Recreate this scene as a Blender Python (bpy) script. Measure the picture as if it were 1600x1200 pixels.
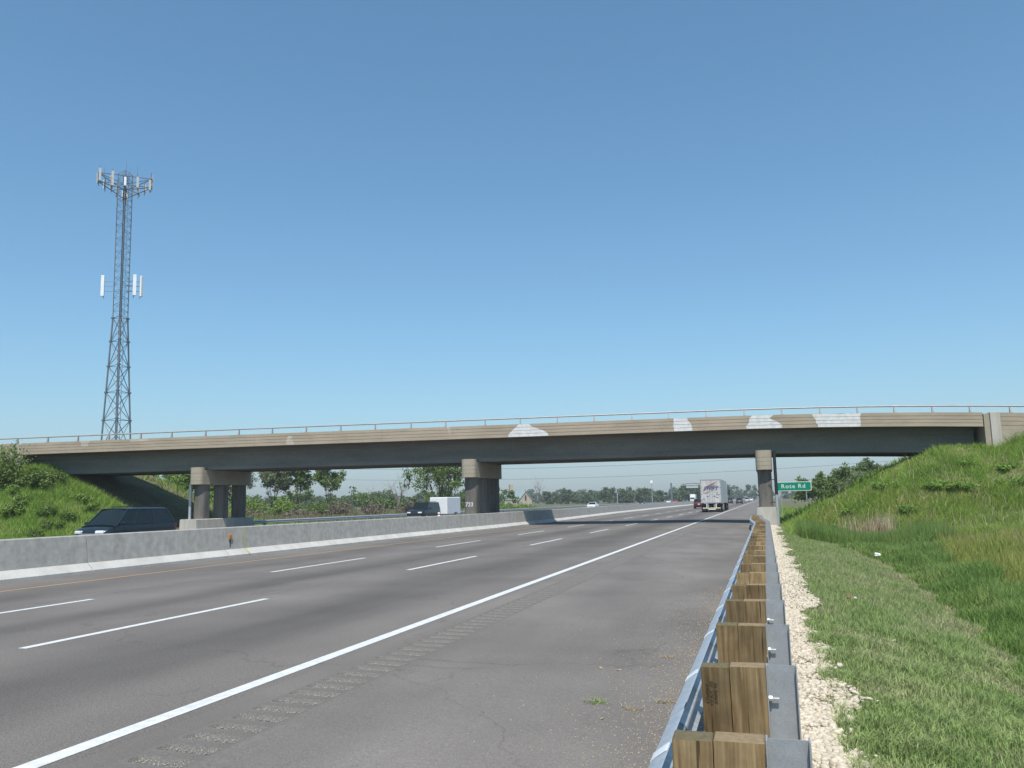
import bpy, bmesh, math, random
import numpy as np
from mathutils import Vector, Matrix, Euler
random.seed(7); RNG = np.random.default_rng(7)
R = math.radians
S = bpy.context.scene
COL = S.collection
for o in list(bpy.data.objects): bpy.data.objects.remove(o)

# ------------------------------------------------------------------ camera
FPX, HEYE = 1300.0, 1.725              # focal length in pixels of a 1600 px wide frame, eye height
ROLL, VPX, VPY = 0.02, 1196.0, 777.0   # vanishing point of the road and horizon tilt
dY = Vector(((VPX-800)/FPX, (VPY-600)/FPX, 1)).normalized()
p2 = Vector(((VPX+200)/FPX, (VPY-ROLL*1000-600)/FPX, 1))
up = dY.cross(p2).normalized()
if up.y > 0: up = -up
rt = dY.cross(up)
if rt.x < 0: rt = -rt
rows = (rt, dY, up)
cd = bpy.data.cameras.new('camera'); cam = bpy.data.objects.new('camera', cd); COL.objects.link(cam)
cm = Matrix(((rows[0].x, -rows[0].y, -rows[0].z, 0), (rows[1].x, -rows[1].y, -rows[1].z, 0),
             (rows[2].x, -rows[2].y, -rows[2].z, HEYE), (0, 0, 0, 1)))
cam.matrix_world = cm
cd.sensor_width = 36; cd.lens = 36*FPX/1600; cd.clip_start = 0.1; cd.clip_end = 12000
S.camera = cam

# ------------------------------------------------------------------ sky, sun, exposure
SUN_ELEV, SUN_AZ = 62.0, 164.0         # azimuth clockwise from +Y (the road's direction)
w = bpy.data.worlds.new('World'); S.world = w; w.use_nodes = True
wn = w.node_tree; bg = wn.nodes['Background']
sky = wn.nodes.new('ShaderNodeTexSky'); sky.sky_type = 'NISHITA'; sky.sun_disc = False
sky.sun_elevation = R(SUN_ELEV); sky.sun_rotation = R(SUN_AZ)
sky.altitude = 200; sky.air_density = 1.5; sky.dust_density = 1.0; sky.ozone_density = 6.0
# the camera's white balance: one channel mix over the whole sky
sp_ = wn.nodes.new('ShaderNodeSeparateColor'); cb_ = wn.nodes.new('ShaderNodeCombineColor'); wn.links.new(sky.outputs[0], sp_.inputs[0])
def wmul(src, k, add=None):
    m = wn.nodes.new('ShaderNodeMath'); m.operation = 'MULTIPLY_ADD'; wn.links.new(src, m.inputs[0]); m.inputs[1].default_value = k; m.inputs[2].default_value = 0
    if add: wn.links.new(add, m.inputs[2])
    return m.outputs[0]
wn.links.new(wmul(sp_.outputs[0], .87), cb_.inputs[0]); wn.links.new(wmul(sp_.outputs[1], 1.10), cb_.inputs[1])
wn.links.new(wmul(sp_.outputs[2], .90, wmul(sp_.outputs[1], .42)), cb_.inputs[2])
wn.links.new(cb_.outputs[0], bg.inputs[0]); bg.inputs[1].default_value = 0.12
sl = bpy.data.lights.new('sun', 'SUN'); so = bpy.data.objects.new('sun', sl); COL.objects.link(so)
sl.energy = 5.0; sl.angle = R(0.53); sl.color = (1.0, 0.95, 0.87)
sd = Vector((math.sin(R(SUN_AZ))*math.cos(R(SUN_ELEV)), math.cos(R(SUN_AZ))*math.cos(R(SUN_ELEV)), math.sin(R(SUN_ELEV))))
so.rotation_euler = sd.to_track_quat('Z', 'Y').to_euler(); so.location = (0, -20, 60)
S.view_settings.view_transform = 'Standard'; S.view_settings.look = 'None'
S.view_settings.exposure = 0.0; S.view_settings.gamma = 1.0

# ------------------------------------------------------------------ materials
MATS = {}
def mat(name, c1, c2=None, scale=4.0, rough=0.85, metal=0.0, bump=0.0, bscale=None, stretch=(1, 1, 1), speck=0.0, sscale=200,
        trans=0.0, rnd=0.0, emit=None, coat=0.0, spec=0.3, mid=(0.35, 0.65)):
    if name in MATS: return MATS[name]
    m = bpy.data.materials.new(name); m.use_nodes = True; nt = m.node_tree; N = nt.nodes; L = nt.links
    b = N['Principled BSDF']; b.inputs['Roughness'].default_value = rough; b.inputs['Metallic'].default_value = metal
    b.inputs['Specular IOR Level'].default_value = spec; b.inputs['Coat Weight'].default_value = coat
    tc = N.new('ShaderNodeTexCoord'); mp = N.new('ShaderNodeMapping'); mp.inputs['Scale'].default_value = stretch
    src = tc.outputs['Object']
    if rnd:
        oi = N.new('ShaderNodeObjectInfo'); va = N.new('ShaderNodeVectorMath'); va.operation = 'MULTIPLY_ADD'
        cx = N.new('ShaderNodeCombineXYZ')
        for i in range(3): L.new(oi.outputs['Random'], cx.inputs[i])
        va.inputs[1].default_value = (37, 53, 71); L.new(cx.outputs[0], va.inputs[0]); L.new(src, va.inputs[2]); src = va.outputs[0]
    L.new(src, mp.inputs['Vector'])
    if c2 is None: c2 = tuple(x*0.8 for x in c1)
    nz = N.new('ShaderNodeTexNoise'); nz.inputs['Scale'].default_value = scale; nz.inputs['Detail'].default_value = 6
    nz.inputs['Roughness'].default_value = 0.62; L.new(mp.outputs[0], nz.inputs['Vector'])
    cr = N.new('ShaderNodeValToRGB'); cr.color_ramp.elements[0].position = mid[0]; cr.color_ramp.elements[1].position = mid[1]
    cr.color_ramp.elements[0].color = (*c1, 1); cr.color_ramp.elements[1].color = (*c2, 1); L.new(nz.outputs[0], cr.inputs[0])
    out = cr.outputs[0]
    if speck:
        n2 = N.new('ShaderNodeTexNoise'); n2.inputs['Scale'].default_value = sscale; n2.inputs['Detail'].default_value = 3; L.new(tc.outputs['Object'], n2.inputs['Vector'])
        mr = N.new('ShaderNodeMapRange'); mr.inputs[1].default_value = .3; mr.inputs[2].default_value = .7; mr.inputs[3].default_value = 1-speck; mr.inputs[4].default_value = 1+speck
        L.new(n2.outputs[0], mr.inputs[0]); mx = N.new('ShaderNodeVectorMath'); mx.operation = 'SCALE'
        L.new(out, mx.inputs[0]); L.new(mr.outputs[0], mx.inputs['Scale']); out = mx.outputs[0]
    L.new(out, b.inputs['Base Color'])
    if bump:
        n3 = N.new('ShaderNodeTexNoise'); n3.inputs['Scale'].default_value = bscale or scale*6; n3.inputs['Detail'].default_value = 4
        L.new(mp.outputs[0], n3.inputs['Vector']); bp = N.new('ShaderNodeBump'); bp.inputs['Strength'].default_value = bump; bp.inputs['Distance'].default_value = 0.01
        L.new(n3.outputs[0], bp.inputs['Height']); L.new(bp.outputs[0], b.inputs['Normal'])
    if emit: b.inputs['Emission Color'].default_value = (*emit[0], 1); b.inputs['Emission Strength'].default_value = emit[1]
    if trans:
        tr = N.new('ShaderNodeBsdfTranslucent'); ms = N.new('ShaderNodeMixShader'); ms.inputs[0].default_value = trans
        L.new(out, tr.inputs[0]); L.new(b.outputs[0], ms.inputs[1]); L.new(tr.outputs[0], ms.inputs[2]); L.new(ms.outputs[0], N['Material Output'].inputs[0])
    MATS[name] = m; return m

def asphalt_mat(name, base, bands, x0, x1, grain=.40, big=.14):
    """worn asphalt; bands: list of (x, tint) across the carriageway, the oil and tyre wear along each lane"""
    m = bpy.data.materials.new(name); m.use_nodes = True; nt = m.node_tree; N = nt.nodes; L = nt.links
    b = N['Principled BSDF']; b.inputs['Roughness'].default_value = 0.88; b.inputs['Specular IOR Level'].default_value = 0.25
    tc = N.new('ShaderNodeTexCoord'); sp = N.new('ShaderNodeSeparateXYZ'); L.new(tc.outputs['Object'], sp.inputs[0])
    wob = N.new('ShaderNodeTexNoise'); wob.inputs['Scale'].default_value = 1; wob.inputs['Detail'].default_value = 4
    mp = N.new('ShaderNodeMapping'); mp.inputs['Scale'].default_value = (.9, .035, 1); L.new(tc.outputs['Object'], mp.inputs[0]); L.new(mp.outputs[0], wob.inputs['Vector'])
    ad = N.new('ShaderNodeMath'); ad.operation = 'MULTIPLY_ADD'; L.new(wob.outputs[0], ad.inputs[0]); ad.inputs[1].default_value = 1.1; L.new(sp.outputs[0], ad.inputs[2])
    mr = N.new('ShaderNodeMapRange'); mr.inputs[1].default_value = x0+.55; mr.inputs[2].default_value = x1+.55; L.new(ad.outputs[0], mr.inputs[0])
    cr = N.new('ShaderNodeValToRGB'); cr.color_ramp.interpolation = 'B_SPLINE' if len(bands) > 2 else 'LINEAR'
    els = cr.color_ramp.elements
    for i, (x, t) in enumerate(bands):
        e = els[i] if i < 2 else els.new(0.5)
    for e, (x, t) in zip(els, bands): e.position = (x-x0)/(x1-x0)
    bs = sorted(bands)
    for e, (x, t) in zip(list(els), bs): e.position = (x-x0)/(x1-x0); e.color = (base[0]*t, base[1]*t, base[2]*t, 1)
    L.new(mr.outputs[0], cr.inputs[0])
    out = cr.outputs[0]
    for sc, lo, hi, st in ((1.0, 1-big, 1+big, (.6, .12, 1)), (.45, 1-big*.8, 1+big*.8, (1, 1, 1)), (28, 1-grain*.3, 1+grain*.3, (1, 1, 1)), (75, 1-grain, 1+grain, (1, 1, 1))):
        n = N.new('ShaderNodeTexNoise'); n.inputs['Scale'].default_value = sc; n.inputs['Detail'].default_value = 5 if sc < 10 else 2
        mq = N.new('ShaderNodeMapping'); mq.inputs['Scale'].default_value = st; L.new(tc.outputs['Object'], mq.inputs[0]); L.new(mq.outputs[0], n.inputs['Vector'])
        r = N.new('ShaderNodeMapRange'); r.inputs[1].default_value = .3; r.inputs[2].default_value = .7; r.inputs[3].default_value = lo; r.inputs[4].default_value = hi
        L.new(n.outputs[0], r.inputs[0]); v = N.new('ShaderNodeVectorMath'); v.operation = 'SCALE'; L.new(out, v.inputs[0]); L.new(r.outputs[0], v.inputs['Scale']); out = v.outputs[0]
        last = n
    # cracks and sealed hairlines
    vo = N.new('ShaderNodeTexVoronoi'); vo.feature = 'DISTANCE_TO_EDGE'; vo.inputs['Scale'].default_value = .16
    nn = N.new('ShaderNodeTexNoise'); nn.inputs['Scale'].default_value = .8; nn.inputs['Detail'].default_value = 5; L.new(tc.outputs['Object'], nn.inputs['Vector'])
    mm = N.new('ShaderNodeVectorMath'); mm.operation = 'MULTIPLY_ADD'; L.new(nn.outputs['Color'], mm.inputs[0]); mm.inputs[1].default_value = (2, 2, 0); L.new(tc.outputs['Object'], mm.inputs[2])
    L.new(mm.outputs[0], vo.inputs['Vector'])
    rr = N.new('ShaderNodeMapRange'); rr.inputs[1].default_value = 0; rr.inputs[2].default_value = .0035; rr.inputs[3].default_value = .8; rr.inputs[4].default_value = 1
    L.new(vo.outputs['Distance'], rr.inputs[0]); v = N.new('ShaderNodeVectorMath'); v.operation = 'SCALE'; L.new(out, v.inputs[0]); L.new(rr.outputs[0], v.inputs['Scale']); out = v.outputs[0]
    L.new(out, b.inputs['Base Color'])
    bp = N.new('ShaderNodeBump'); bp.inputs['Strength'].default_value = .5; bp.inputs['Distance'].default_value = .006; L.new(last.outputs[0], bp.inputs['Height']); L.new(bp.outputs[0], b.inputs['Normal'])
    MATS[name] = m; return m

A = (.163, .147, .131)
M_ROAD = asphalt_mat('asphalt_lanes', A, [(-19, 1.0), (-16.3, 1.0), (-14.6, .66), (-13.6, 1.0), (-12.8, 1.02), (-11.7, .96), (-10.9, .54), (-10.1, .96), (-9.2, 1.02), (-8.2, .95), (-7.1, .50), (-6.0, .95), (-5.2, .98), (-4.4, .98)], -19, -4.4)
M_OPP = asphalt_mat('asphalt_opposite', (.17, .165, .16), [(-44, 1), (-24, .95)], -44, -19)
M_SHLD = asphalt_mat('asphalt_shoulder', (.173, .156, .139), [(-4.9, 1.02), (-3.6, .9), (-2.2, 1.0), (0, .92)], -5, 0, .22, .17)
M_GROOVE = mat('rumble_gravel', (.10, .094, .085), (.25, .235, .205), 120, .95, bump=.8, bscale=160, mid=(.42, .62), rnd=1)
M_WHITE = mat('road_paint_white', (.68, .68, .655), (.54, .54, .52), 9, .6, bump=.3, bscale=150, speck=.12, sscale=90)
M_YEL = mat('road_paint_yellow', (.50, .30, .11), (.33, .23, .13), 6, .7, speck=.25, sscale=70)
M_CONC = mat('barrier_concrete', (.455, .425, .38), (.385, .36, .32), 1.3, .9, bump=.25, bscale=60, stretch=(1, 1.5, .22), speck=.14, sscale=5)
M_CONCL = mat('barrier_foot_concrete', (.57, .55, .505), (.47, .45, .41), 1.6, .9, bump=.25, bscale=60, speck=.10, sscale=40)
M_PARA = mat('parapet_concrete', (.42, .345, .255), (.335, .275, .205), .55, .9, bump=.3, bscale=30, stretch=(.8, 1, 2.2), speck=.10, sscale=14)
M_PATCH = mat('repair_mortar', (.72, .72, .715), (.58, .56, .52), 3.2, .85, bump=.3, bscale=40)
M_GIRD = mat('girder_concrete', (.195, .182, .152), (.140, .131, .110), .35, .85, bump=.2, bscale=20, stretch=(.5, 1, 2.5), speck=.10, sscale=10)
M_PIER = mat('pier_concrete', (.40, .345, .265), (.33, .285, .215), .8, .9, bump=.3, bscale=25, stretch=(1, 1, 1.2), speck=.08, sscale=12)
M_COLM = mat('shaded_column_concrete', (.21, .19, .165), (.12, .11, .096), 1.2, .9, bump=.3, bscale=25, stretch=(2, 2, .3), speck=.1, sscale=12)  # stained columns, with the shade under the deck also darkened into the colour
M_FOOT = mat('pier_base_concrete', (.50, .47, .41), (.40, .37, .32), 1.2, .9, bump=.3, bscale=25, stretch=(2, 2, .5))
M_GALV = mat('galvanised_steel', (.50, .54, .56), (.38, .42, .45), 14, .5, .45, bump=.08, bscale=60, stretch=(1, 1, 1), rnd=1)
M_GALVB = mat('bright_galvanised', (.86, .88, .88), (.66, .69, .70), 9, .45, .25, rnd=1)
M_STEEL = mat('grey_post_steel', (.36, .375, .385), (.31, .322, .332), 10, .62, .35, bump=.1, bscale=90, speck=.08, sscale=120, rnd=1)
M_ALU = mat('railing_aluminium', (.44, .42, .40), (.36, .345, .33), 3, .55, .3)
M_BOLT = mat('zinc_bolt', (.62, .64, .66), (.5, .52, .54), 20, .35, .8)
M_TOWER = mat('tower_steel', (.20, .235, .265), (.16, .19, .22), 3, .6, .4)
M_ANT = mat('antenna_white', (.86, .86, .84), (.78, .78, .76), 3, .5)
M_ANTG = mat('antenna_grey', (.52, .52, .50), (.42, .42, .40), 3, .6)
M_DARK = mat('dark_metal', (.04, .045, .05), (.03, .03, .035), 5, .5, .3)
M_SIGN = mat('sign_green', (.0, .27, .17), (.0, .25, .155), 2, .45)
M_SIGNW = mat('sign_white', (.82, .84, .82), (.78, .8, .78), 2, .45)
M_TYRE = mat('tyre_rubber', (.03, .03, .03), (.045, .045, .045), 10, .85)
M_RIM = mat('wheel_rim', (.45, .46, .47), (.35, .36, .37), 10, .35, .7)
M_GLASS = mat('dark_glass', (.010, .016, .016), (.014, .02, .02), 1, .10, spec=.35)
M_LAMP = mat('headlamp_lens', (.85, .87, .88), (.75, .78, .8), 4, .12, spec=.9, coat=1)
M_RED = mat('tail_lamp', (.40, .02, .02), (.3, .015, .015), 4, .2, coat=.6)
M_SOIL = mat('soil_and_thatch', (.085, .095, .036), (.15, .135, .07), .5, .95, bump=.6, bscale=9, speck=.35, sscale=8)
M_GRAV = mat('limestone_fines', (.42, .36, .27), (.25, .21, .14), 22, .95, bump=.8, bscale=70, mid=(.4, .62))
M_STONE = mat('limestone', (.66, .585, .465), (.44, .375, .28), 14, .92, bump=.3, bscale=50)
M_BARK = mat('bark', (.13, .105, .08), (.085, .07, .055), 6, .95, bump=.5, bscale=20, stretch=(1, 1, .3))
M_DEADW = mat('dead_wood', (.24, .20, .17), (.17, .14, .12), 6, .95)
M_INK = mat('stamp_ink', (.045, .035, .02), (.09, .07, .04), 60, .9)
M_TRASH = mat('white_plastic', (.85, .85, .84), (.78, .78, .77), 5, .5)
M_ORNG = mat('orange_reflector', (.75, .30, .03), (.65, .24, .03), 5, .4)

def wood_mat():
    m = bpy.data.materials.new('treated_pine'); m.use_nodes = True; nt = m.node_tree; N = nt.nodes; L = nt.links
    b = N['Principled BSDF']; b.inputs['Roughness'].default_value = .85; b.inputs['Specular IOR Level'].default_value = .2
    tc = N.new('ShaderNodeTexCoord'); oi = N.new('ShaderNodeObjectInfo'); cx = N.new('ShaderNodeCombineXYZ')
    for i in range(3): L.new(oi.outputs['Random'], cx.inputs[i])
    va = N.new('ShaderNodeVectorMath'); va.operation = 'MULTIPLY_ADD'; va.inputs[1].default_value = (37, 53, 71); L.new(cx.outputs[0], va.inputs[0]); L.new(tc.outputs['Object'], va.inputs[2])
    mp = N.new('ShaderNodeMapping'); mp.inputs['Scale'].default_value = (1, 1, .10); L.new(va.outputs[0], mp.inputs[0])
    n1 = N.new('ShaderNodeTexNoise'); n1.inputs['Scale'].default_value = 9; n1.inputs['Detail'].default_value = 3; L.new(mp.outputs[0], n1.inputs['Vector'])
    vm = N.new('ShaderNodeMath'); vm.operation = 'MULTIPLY'; vm.inputs[1].default_value = 26; L.new(n1.outputs[0], vm.inputs[0])
    sn = N.new('ShaderNodeMath'); sn.operation = 'SINE'; L.new(vm.outputs[0], sn.inputs[0])
    mr = N.new('ShaderNodeMapRange'); mr.inputs[1].default_value = -1; mr.inputs[2].default_value = 1; L.new(sn.outputs[0], mr.inputs[0])
    cr = N.new('ShaderNodeValToRGB'); e = cr.color_ramp.elements; e[0].position = .0; e[0].color = (.300, .215, .112, 1); e[1].position = 1; e[1].color = (.225, .150, .072, 1)
    e2 = e.new(.55); e2.color = (.275, .192, .098, 1); L.new(mr.outputs[0], cr.inputs[0])
    mf = N.new('ShaderNodeMapping'); mf.inputs['Scale'].default_value = (90, 90, 3); L.new(va.outputs[0], mf.inputs[0])
    n2 = N.new('ShaderNodeTexNoise'); n2.inputs['Scale'].default_value = 1; n2.inputs['Detail'].default_value = 4; L.new(mf.outputs[0], n2.inputs['Vector'])
    n4 = N.new('ShaderNodeTexNoise'); n4.inputs['Scale'].default_value = 5; n4.inputs['Detail'].default_value = 5; L.new(va.outputs[0], n4.inputs['Vector'])
    out = cr.outputs[0]
    for n, lo, hi in ((n2, .75, 1.2), (n4, .72, 1.22)):
        r = N.new('ShaderNodeMapRange'); r.inputs[1].default_value = .3; r.inputs[2].default_value = .7; r.inputs[3].default_value = lo; r.inputs[4].default_value = hi
        L.new(n.outputs[0], r.inputs[0]); v = N.new('ShaderNodeVectorMath'); v.operation = 'SCALE'; L.new(out, v.inputs[0]); L.new(r.outputs[0], v.inputs['Scale']); out = v.outputs[0]
    # checks (drying cracks) along the grain, and a knot here and there
    mc = N.new('ShaderNodeMapping'); mc.inputs['Scale'].default_value = (34, 34, 1.1); L.new(va.outputs[0], mc.inputs[0])
    nc = N.new('ShaderNodeTexNoise'); nc.inputs['Scale'].default_value = 1; nc.inputs['Detail'].default_value = 2; L.new(mc.outputs[0], nc.inputs['Vector'])
    kn = N.new('ShaderNodeTexVoronoi'); kn.inputs['Scale'].default_value = 3.6; mk_ = N.new('ShaderNodeMapping'); mk_.inputs['Scale'].default_value = (1, 1, .55); L.new(va.outputs[0], mk_.inputs[0]); L.new(mk_.outputs[0], kn.inputs['Vector'])
    for src_, a0, a1, lo, hi in ((nc.outputs[0], .64, .70, 1, .30), (kn.outputs['Distance'], .07, .16, .50, 1)):
        r = N.new('ShaderNodeMapRange'); r.inputs[1].default_value = a0; r.inputs[2].default_value = a1; r.inputs[3].default_value = lo; r.inputs[4].default_value = hi
        L.new(src_, r.inputs[0]); v = N.new('ShaderNodeVectorMath'); v.operation = 'SCALE'; L.new(out, v.inputs[0]); L.new(r.outputs[0], v.inputs['Scale']); out = v.outputs[0]
    # each block weathers to its own tone
    r = N.new('ShaderNodeMapRange'); r.inputs[3].default_value = .55; r.inputs[4].default_value = 1.12; L.new(oi.outputs['Random'], r.inputs[0])
    v = N.new('ShaderNodeVectorMath'); v.operation = 'SCALE'; L.new(out, v.inputs[0]); L.new(r.outputs[0], v.inputs['Scale']); out = v.outputs[0]
    L.new(out, b.inputs['Base Color'])
    bp = N.new('ShaderNodeBump'); bp.inputs['Strength'].default_value = .45; bp.inputs['Distance'].default_value = .004; L.new(n2.outputs[0], bp.inputs['Height']); L.new(bp.outputs[0], b.inputs['Normal'])
    return m
M_WOOD = wood_mat()

def grass_mat(name, c1, c2, c3, scale=1.2):
    m = mat(name, c1, c2, scale, .75, trans=.35, spec=.25)
    N = m.node_tree.nodes; cr = [n for n in N if n.type == 'VALTORGB'][0]
    e = cr.color_ramp.elements.new(.5); e.color = (*c2, 1); cr.color_ramp.elements[2].color = (*c3, 1); cr.color_ramp.elements[0].position = .3; cr.color_ramp.elements[2].position = .7
    # fine blade-to-blade difference
    tc = [n for n in N if n.type == 'TEX_COORD'][0]; L = m.node_tree.links; b = N['Principled BSDF']
    n2 = N.new('ShaderNodeTexWhiteNoise'); sc = N.new('ShaderNodeVectorMath'); sc.operation = 'SNAP'; sc.inputs[1].default_value = (.06, .06, 50)
    L.new(tc.outputs['Object'], sc.inputs[0]); L.new(sc.outputs[0], n2.inputs['Vector'])
    mr = N.new('ShaderNodeMapRange'); mr.inputs[3].default_value = .65; mr.inputs[4].default_value = 1.35; L.new(n2.outputs['Value'], mr.inputs[0])
    v = N.new('ShaderNodeVectorMath'); v.operation = 'SCALE'; L.new(cr.outputs[0], v.inputs[0]); L.new(mr.outputs[0], v.inputs['Scale'])
    L.new(v.outputs[0], b.inputs['Base Color']); tr = [n for n in N if n.type == 'BSDF_TRANSLUCENT'][0]; L.new(v.outputs[0], tr.inputs[0])
    return m
G_MOWN = grass_mat('mown_grass', (.22, .32, .095), (.31, .39, .145), (.43, .42, .23), .9)
G_TALL = grass_mat('ditch_grass', (.13, .225, .05), (.20, .30, .075), (.30, .37, .12), .5)
G_MEAD = grass_mat('meadow_grass', (.24, .30, .065), (.32, .35, .085), (.38, .37, .14), .4)
G_BANK = grass_mat('bank_grass', (.16, .28, .042), (.25, .38, .066), (.38, .45, .14), .30)
G_DRY = grass_mat('dry_stalks', (.42, .33, .19), (.52, .42, .26), (.6, .5, .34), 1)
LEAF = {}
def leaf_mat(k, c1, c2):
    LEAF[k] = mat('leaves_'+k, c1, c2, .9, .6, trans=.3, spec=.3); return LEAF[k]
leaf_mat('fresh', (.17, .265, .045), (.26, .36, .085)); leaf_mat('grey', (.13, .165, .075), (.20, .22, .115)); leaf_mat('dark', (.08, .13, .032), (.12, .175, .05))
leaf_mat('bank', (.17, .29, .045), (.26, .38, .08)); leaf_mat('mid', (.115, .18, .036), (.18, .245, .065)); leaf_mat('far', (.10, .145, .06), (.15, .185, .09)); leaf_mat('brush', (.19, .155, .11), (.25, .21, .15))

# ------------------------------------------------------------------ mesh helpers
class MB:
    def __init__(s): s.v = []; s.f = []; s.m = []
    def add(s, vs, fs, mi=0):
        o = len(s.v); s.v += [tuple(v) for v in vs]; s.f += [tuple(i+o for i in f) for f in fs]; s.m += [mi]*len(fs); return s
    def box(s, x0, x1, y0, y1, z0, z1, mi=0, c=0.0):
        if c:   # chamfered long edges all round (top and bottom rings inset)
            vs = []
            for z, i in ((z0, c), (z0+c, 0), (z1-c, 0), (z1, c)):
                vs += [(x0+i, y0+i, z), (x1-i, y0+i, z), (x1-i, y1-i, z), (x0+i, y1-i, z)]
            fs = [(3, 2, 1, 0), (12, 13, 14, 15)]
            for k in range(3):
                for j in range(4): a = 4*k+j; b2 = 4*k+(j+1) % 4; fs.append((a, b2, b2+4, a+4))
            return s.add(vs, fs, mi)
        return s.add([(x0, y0, z0), (x1, y0, z0), (x1, y1, z0), (x0, y1, z0), (x0, y0, z1), (x1, y0, z1), (x1, y1, z1), (x0, y1, z1)],
                     [(3, 2, 1, 0), (4, 5, 6, 7), (0, 1, 5, 4), (1, 2, 6, 5), (2, 3, 7, 6), (3, 0, 4, 7)], mi)
    def tube(s, p, q, r0, r1=None, n=8, mi=0, cap=True):
        p = Vector(p); q = Vector(q); r1 = r0 if r1 is None else r1; d = (q-p).normalized()
        a = d.orthogonal().normalized(); b = d.cross(a); vs = []
        for c, r in ((p, r0), (q, r1)):
            for i in range(n): t = 2*math.pi*i/n; vs.append(c+a*math.cos(t)*r+b*math.sin(t)*r)
        fs = [(i, (i+1) % n, n+(i+1) % n, n+i) for i in range(n)]
        if cap: fs += [tuple(range(n-1, -1, -1)), tuple(range(n, 2*n))]
        return s.add(vs, fs, mi)
    def prism(s, prof, path, mi=0, cap=True, closed=True):
        """prof: 2D points (a,b); path: function or list of (origin, avec, bvec)"""
        n = len(prof); vs = []; fs = []
        for (o, av, bv) in path:
            o = Vector(o); av = Vector(av); bv = Vector(bv)
            vs += [o+av*a+bv*b for a, b in prof]
        for k in range(len(path)-1):
            for i in range(n if closed else n-1): j = (i+1) % n; fs.append((k*n+i, k*n+j, (k+1)*n+j, (k+1)*n+i))
        if cap and closed: fs += [tuple(range(n-1, -1, -1)), tuple(range((len(path)-1)*n, len(path)*n))]
        return s.add(vs, fs, mi)
    def build(s, name, mats, parent=None, smooth=None, loc=None, rot=None, recalc=True, **props):
        me = bpy.data.meshes.new(name); me.from_pydata(s.v, [], s.f)
        if not isinstance(mats, (list, tuple)): mats = [mats]
        for m in mats: me.materials.append(m)
        if len(mats) > 1: me.polygons.foreach_set('material_index', s.m)
        if recalc:
            b = bmesh.new(); b.from_mesh(me); bmesh.ops.recalc_face_normals(b, faces=b.faces); b.to_mesh(me); b.free()
        if smooth is not None:
            me.polygons.foreach_set('use_smooth', [True]*len(me.polygons)); me.set_sharp_from_angle(angle=R(smooth))
        me.update(); return link(name, me, parent, loc, rot, **props)
def link(name, me, parent=None, loc=None, rot=None, **props):
    o = bpy.data.objects.new(name, me); COL.objects.link(o)
    if parent: o.parent = parent
    if loc is not None: o.location = loc
    if rot is not None: o.rotation_euler = rot
    for k, v in props.items(): o[k] = v
    return o
def thing(name, label, cat, loc=(0, 0, 0), rz=0, group=None):
    o = link(name, None, None, loc, (0, 0, rz), label=label, category=cat)
    o.empty_display_size = .3
    if group: o['group'] = group
    return o
def tag(o, label, cat, group=None):
    o['label'] = label; o['category'] = cat
    if group: o['group'] = group
    return o
def copy_tree(o, parent=None):
    c = o.copy(); COL.objects.link(c); c.parent = parent
    for ch in list(o.children): copy_tree(ch, c)
    return c
def np_mesh(name, V, F, material, parent=None, **props):
    """V (n,3), F (m,k) arrays"""
    me = bpy.data.meshes.new(name); k = F.shape[1]
    me.vertices.add(len(V)); me.vertices.foreach_set('co', np.ascontiguousarray(V, np.float32).ravel())
    me.loops.add(F.size); me.loops.foreach_set('vertex_index', np.ascontiguousarray(F, np.int32).ravel())
    me.polygons.add(len(F)); me.polygons.foreach_set('loop_start', np.arange(0, F.size, k, dtype=np.int32))
    me.materials.append(material); me.update(calc_edges=True); return link(name, me, parent, **props)
def text_mesh(name, txt, size, material, parent, loc, rot, ext=.002, shear=0, bold=0, space=1, align='CENTER'):
    c = bpy.data.curves.new('t', 'FONT'); c.body = txt; c.size = size; c.extrude = ext; c.shear = shear; c.offset = bold; c.space_character = space
    c.align_x = align; c.align_y = 'CENTER'
    t = bpy.data.objects.new('t', c); COL.objects.link(t); dg = bpy.context.evaluated_depsgraph_get()
    me = bpy.data.meshes.new_from_object(t.evaluated_get(dg)); bpy.data.objects.remove(t); bpy.data.curves.remove(c)
    me.materials.clear(); me.materials.append(material); return link(name, me, parent, loc, rot)

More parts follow.
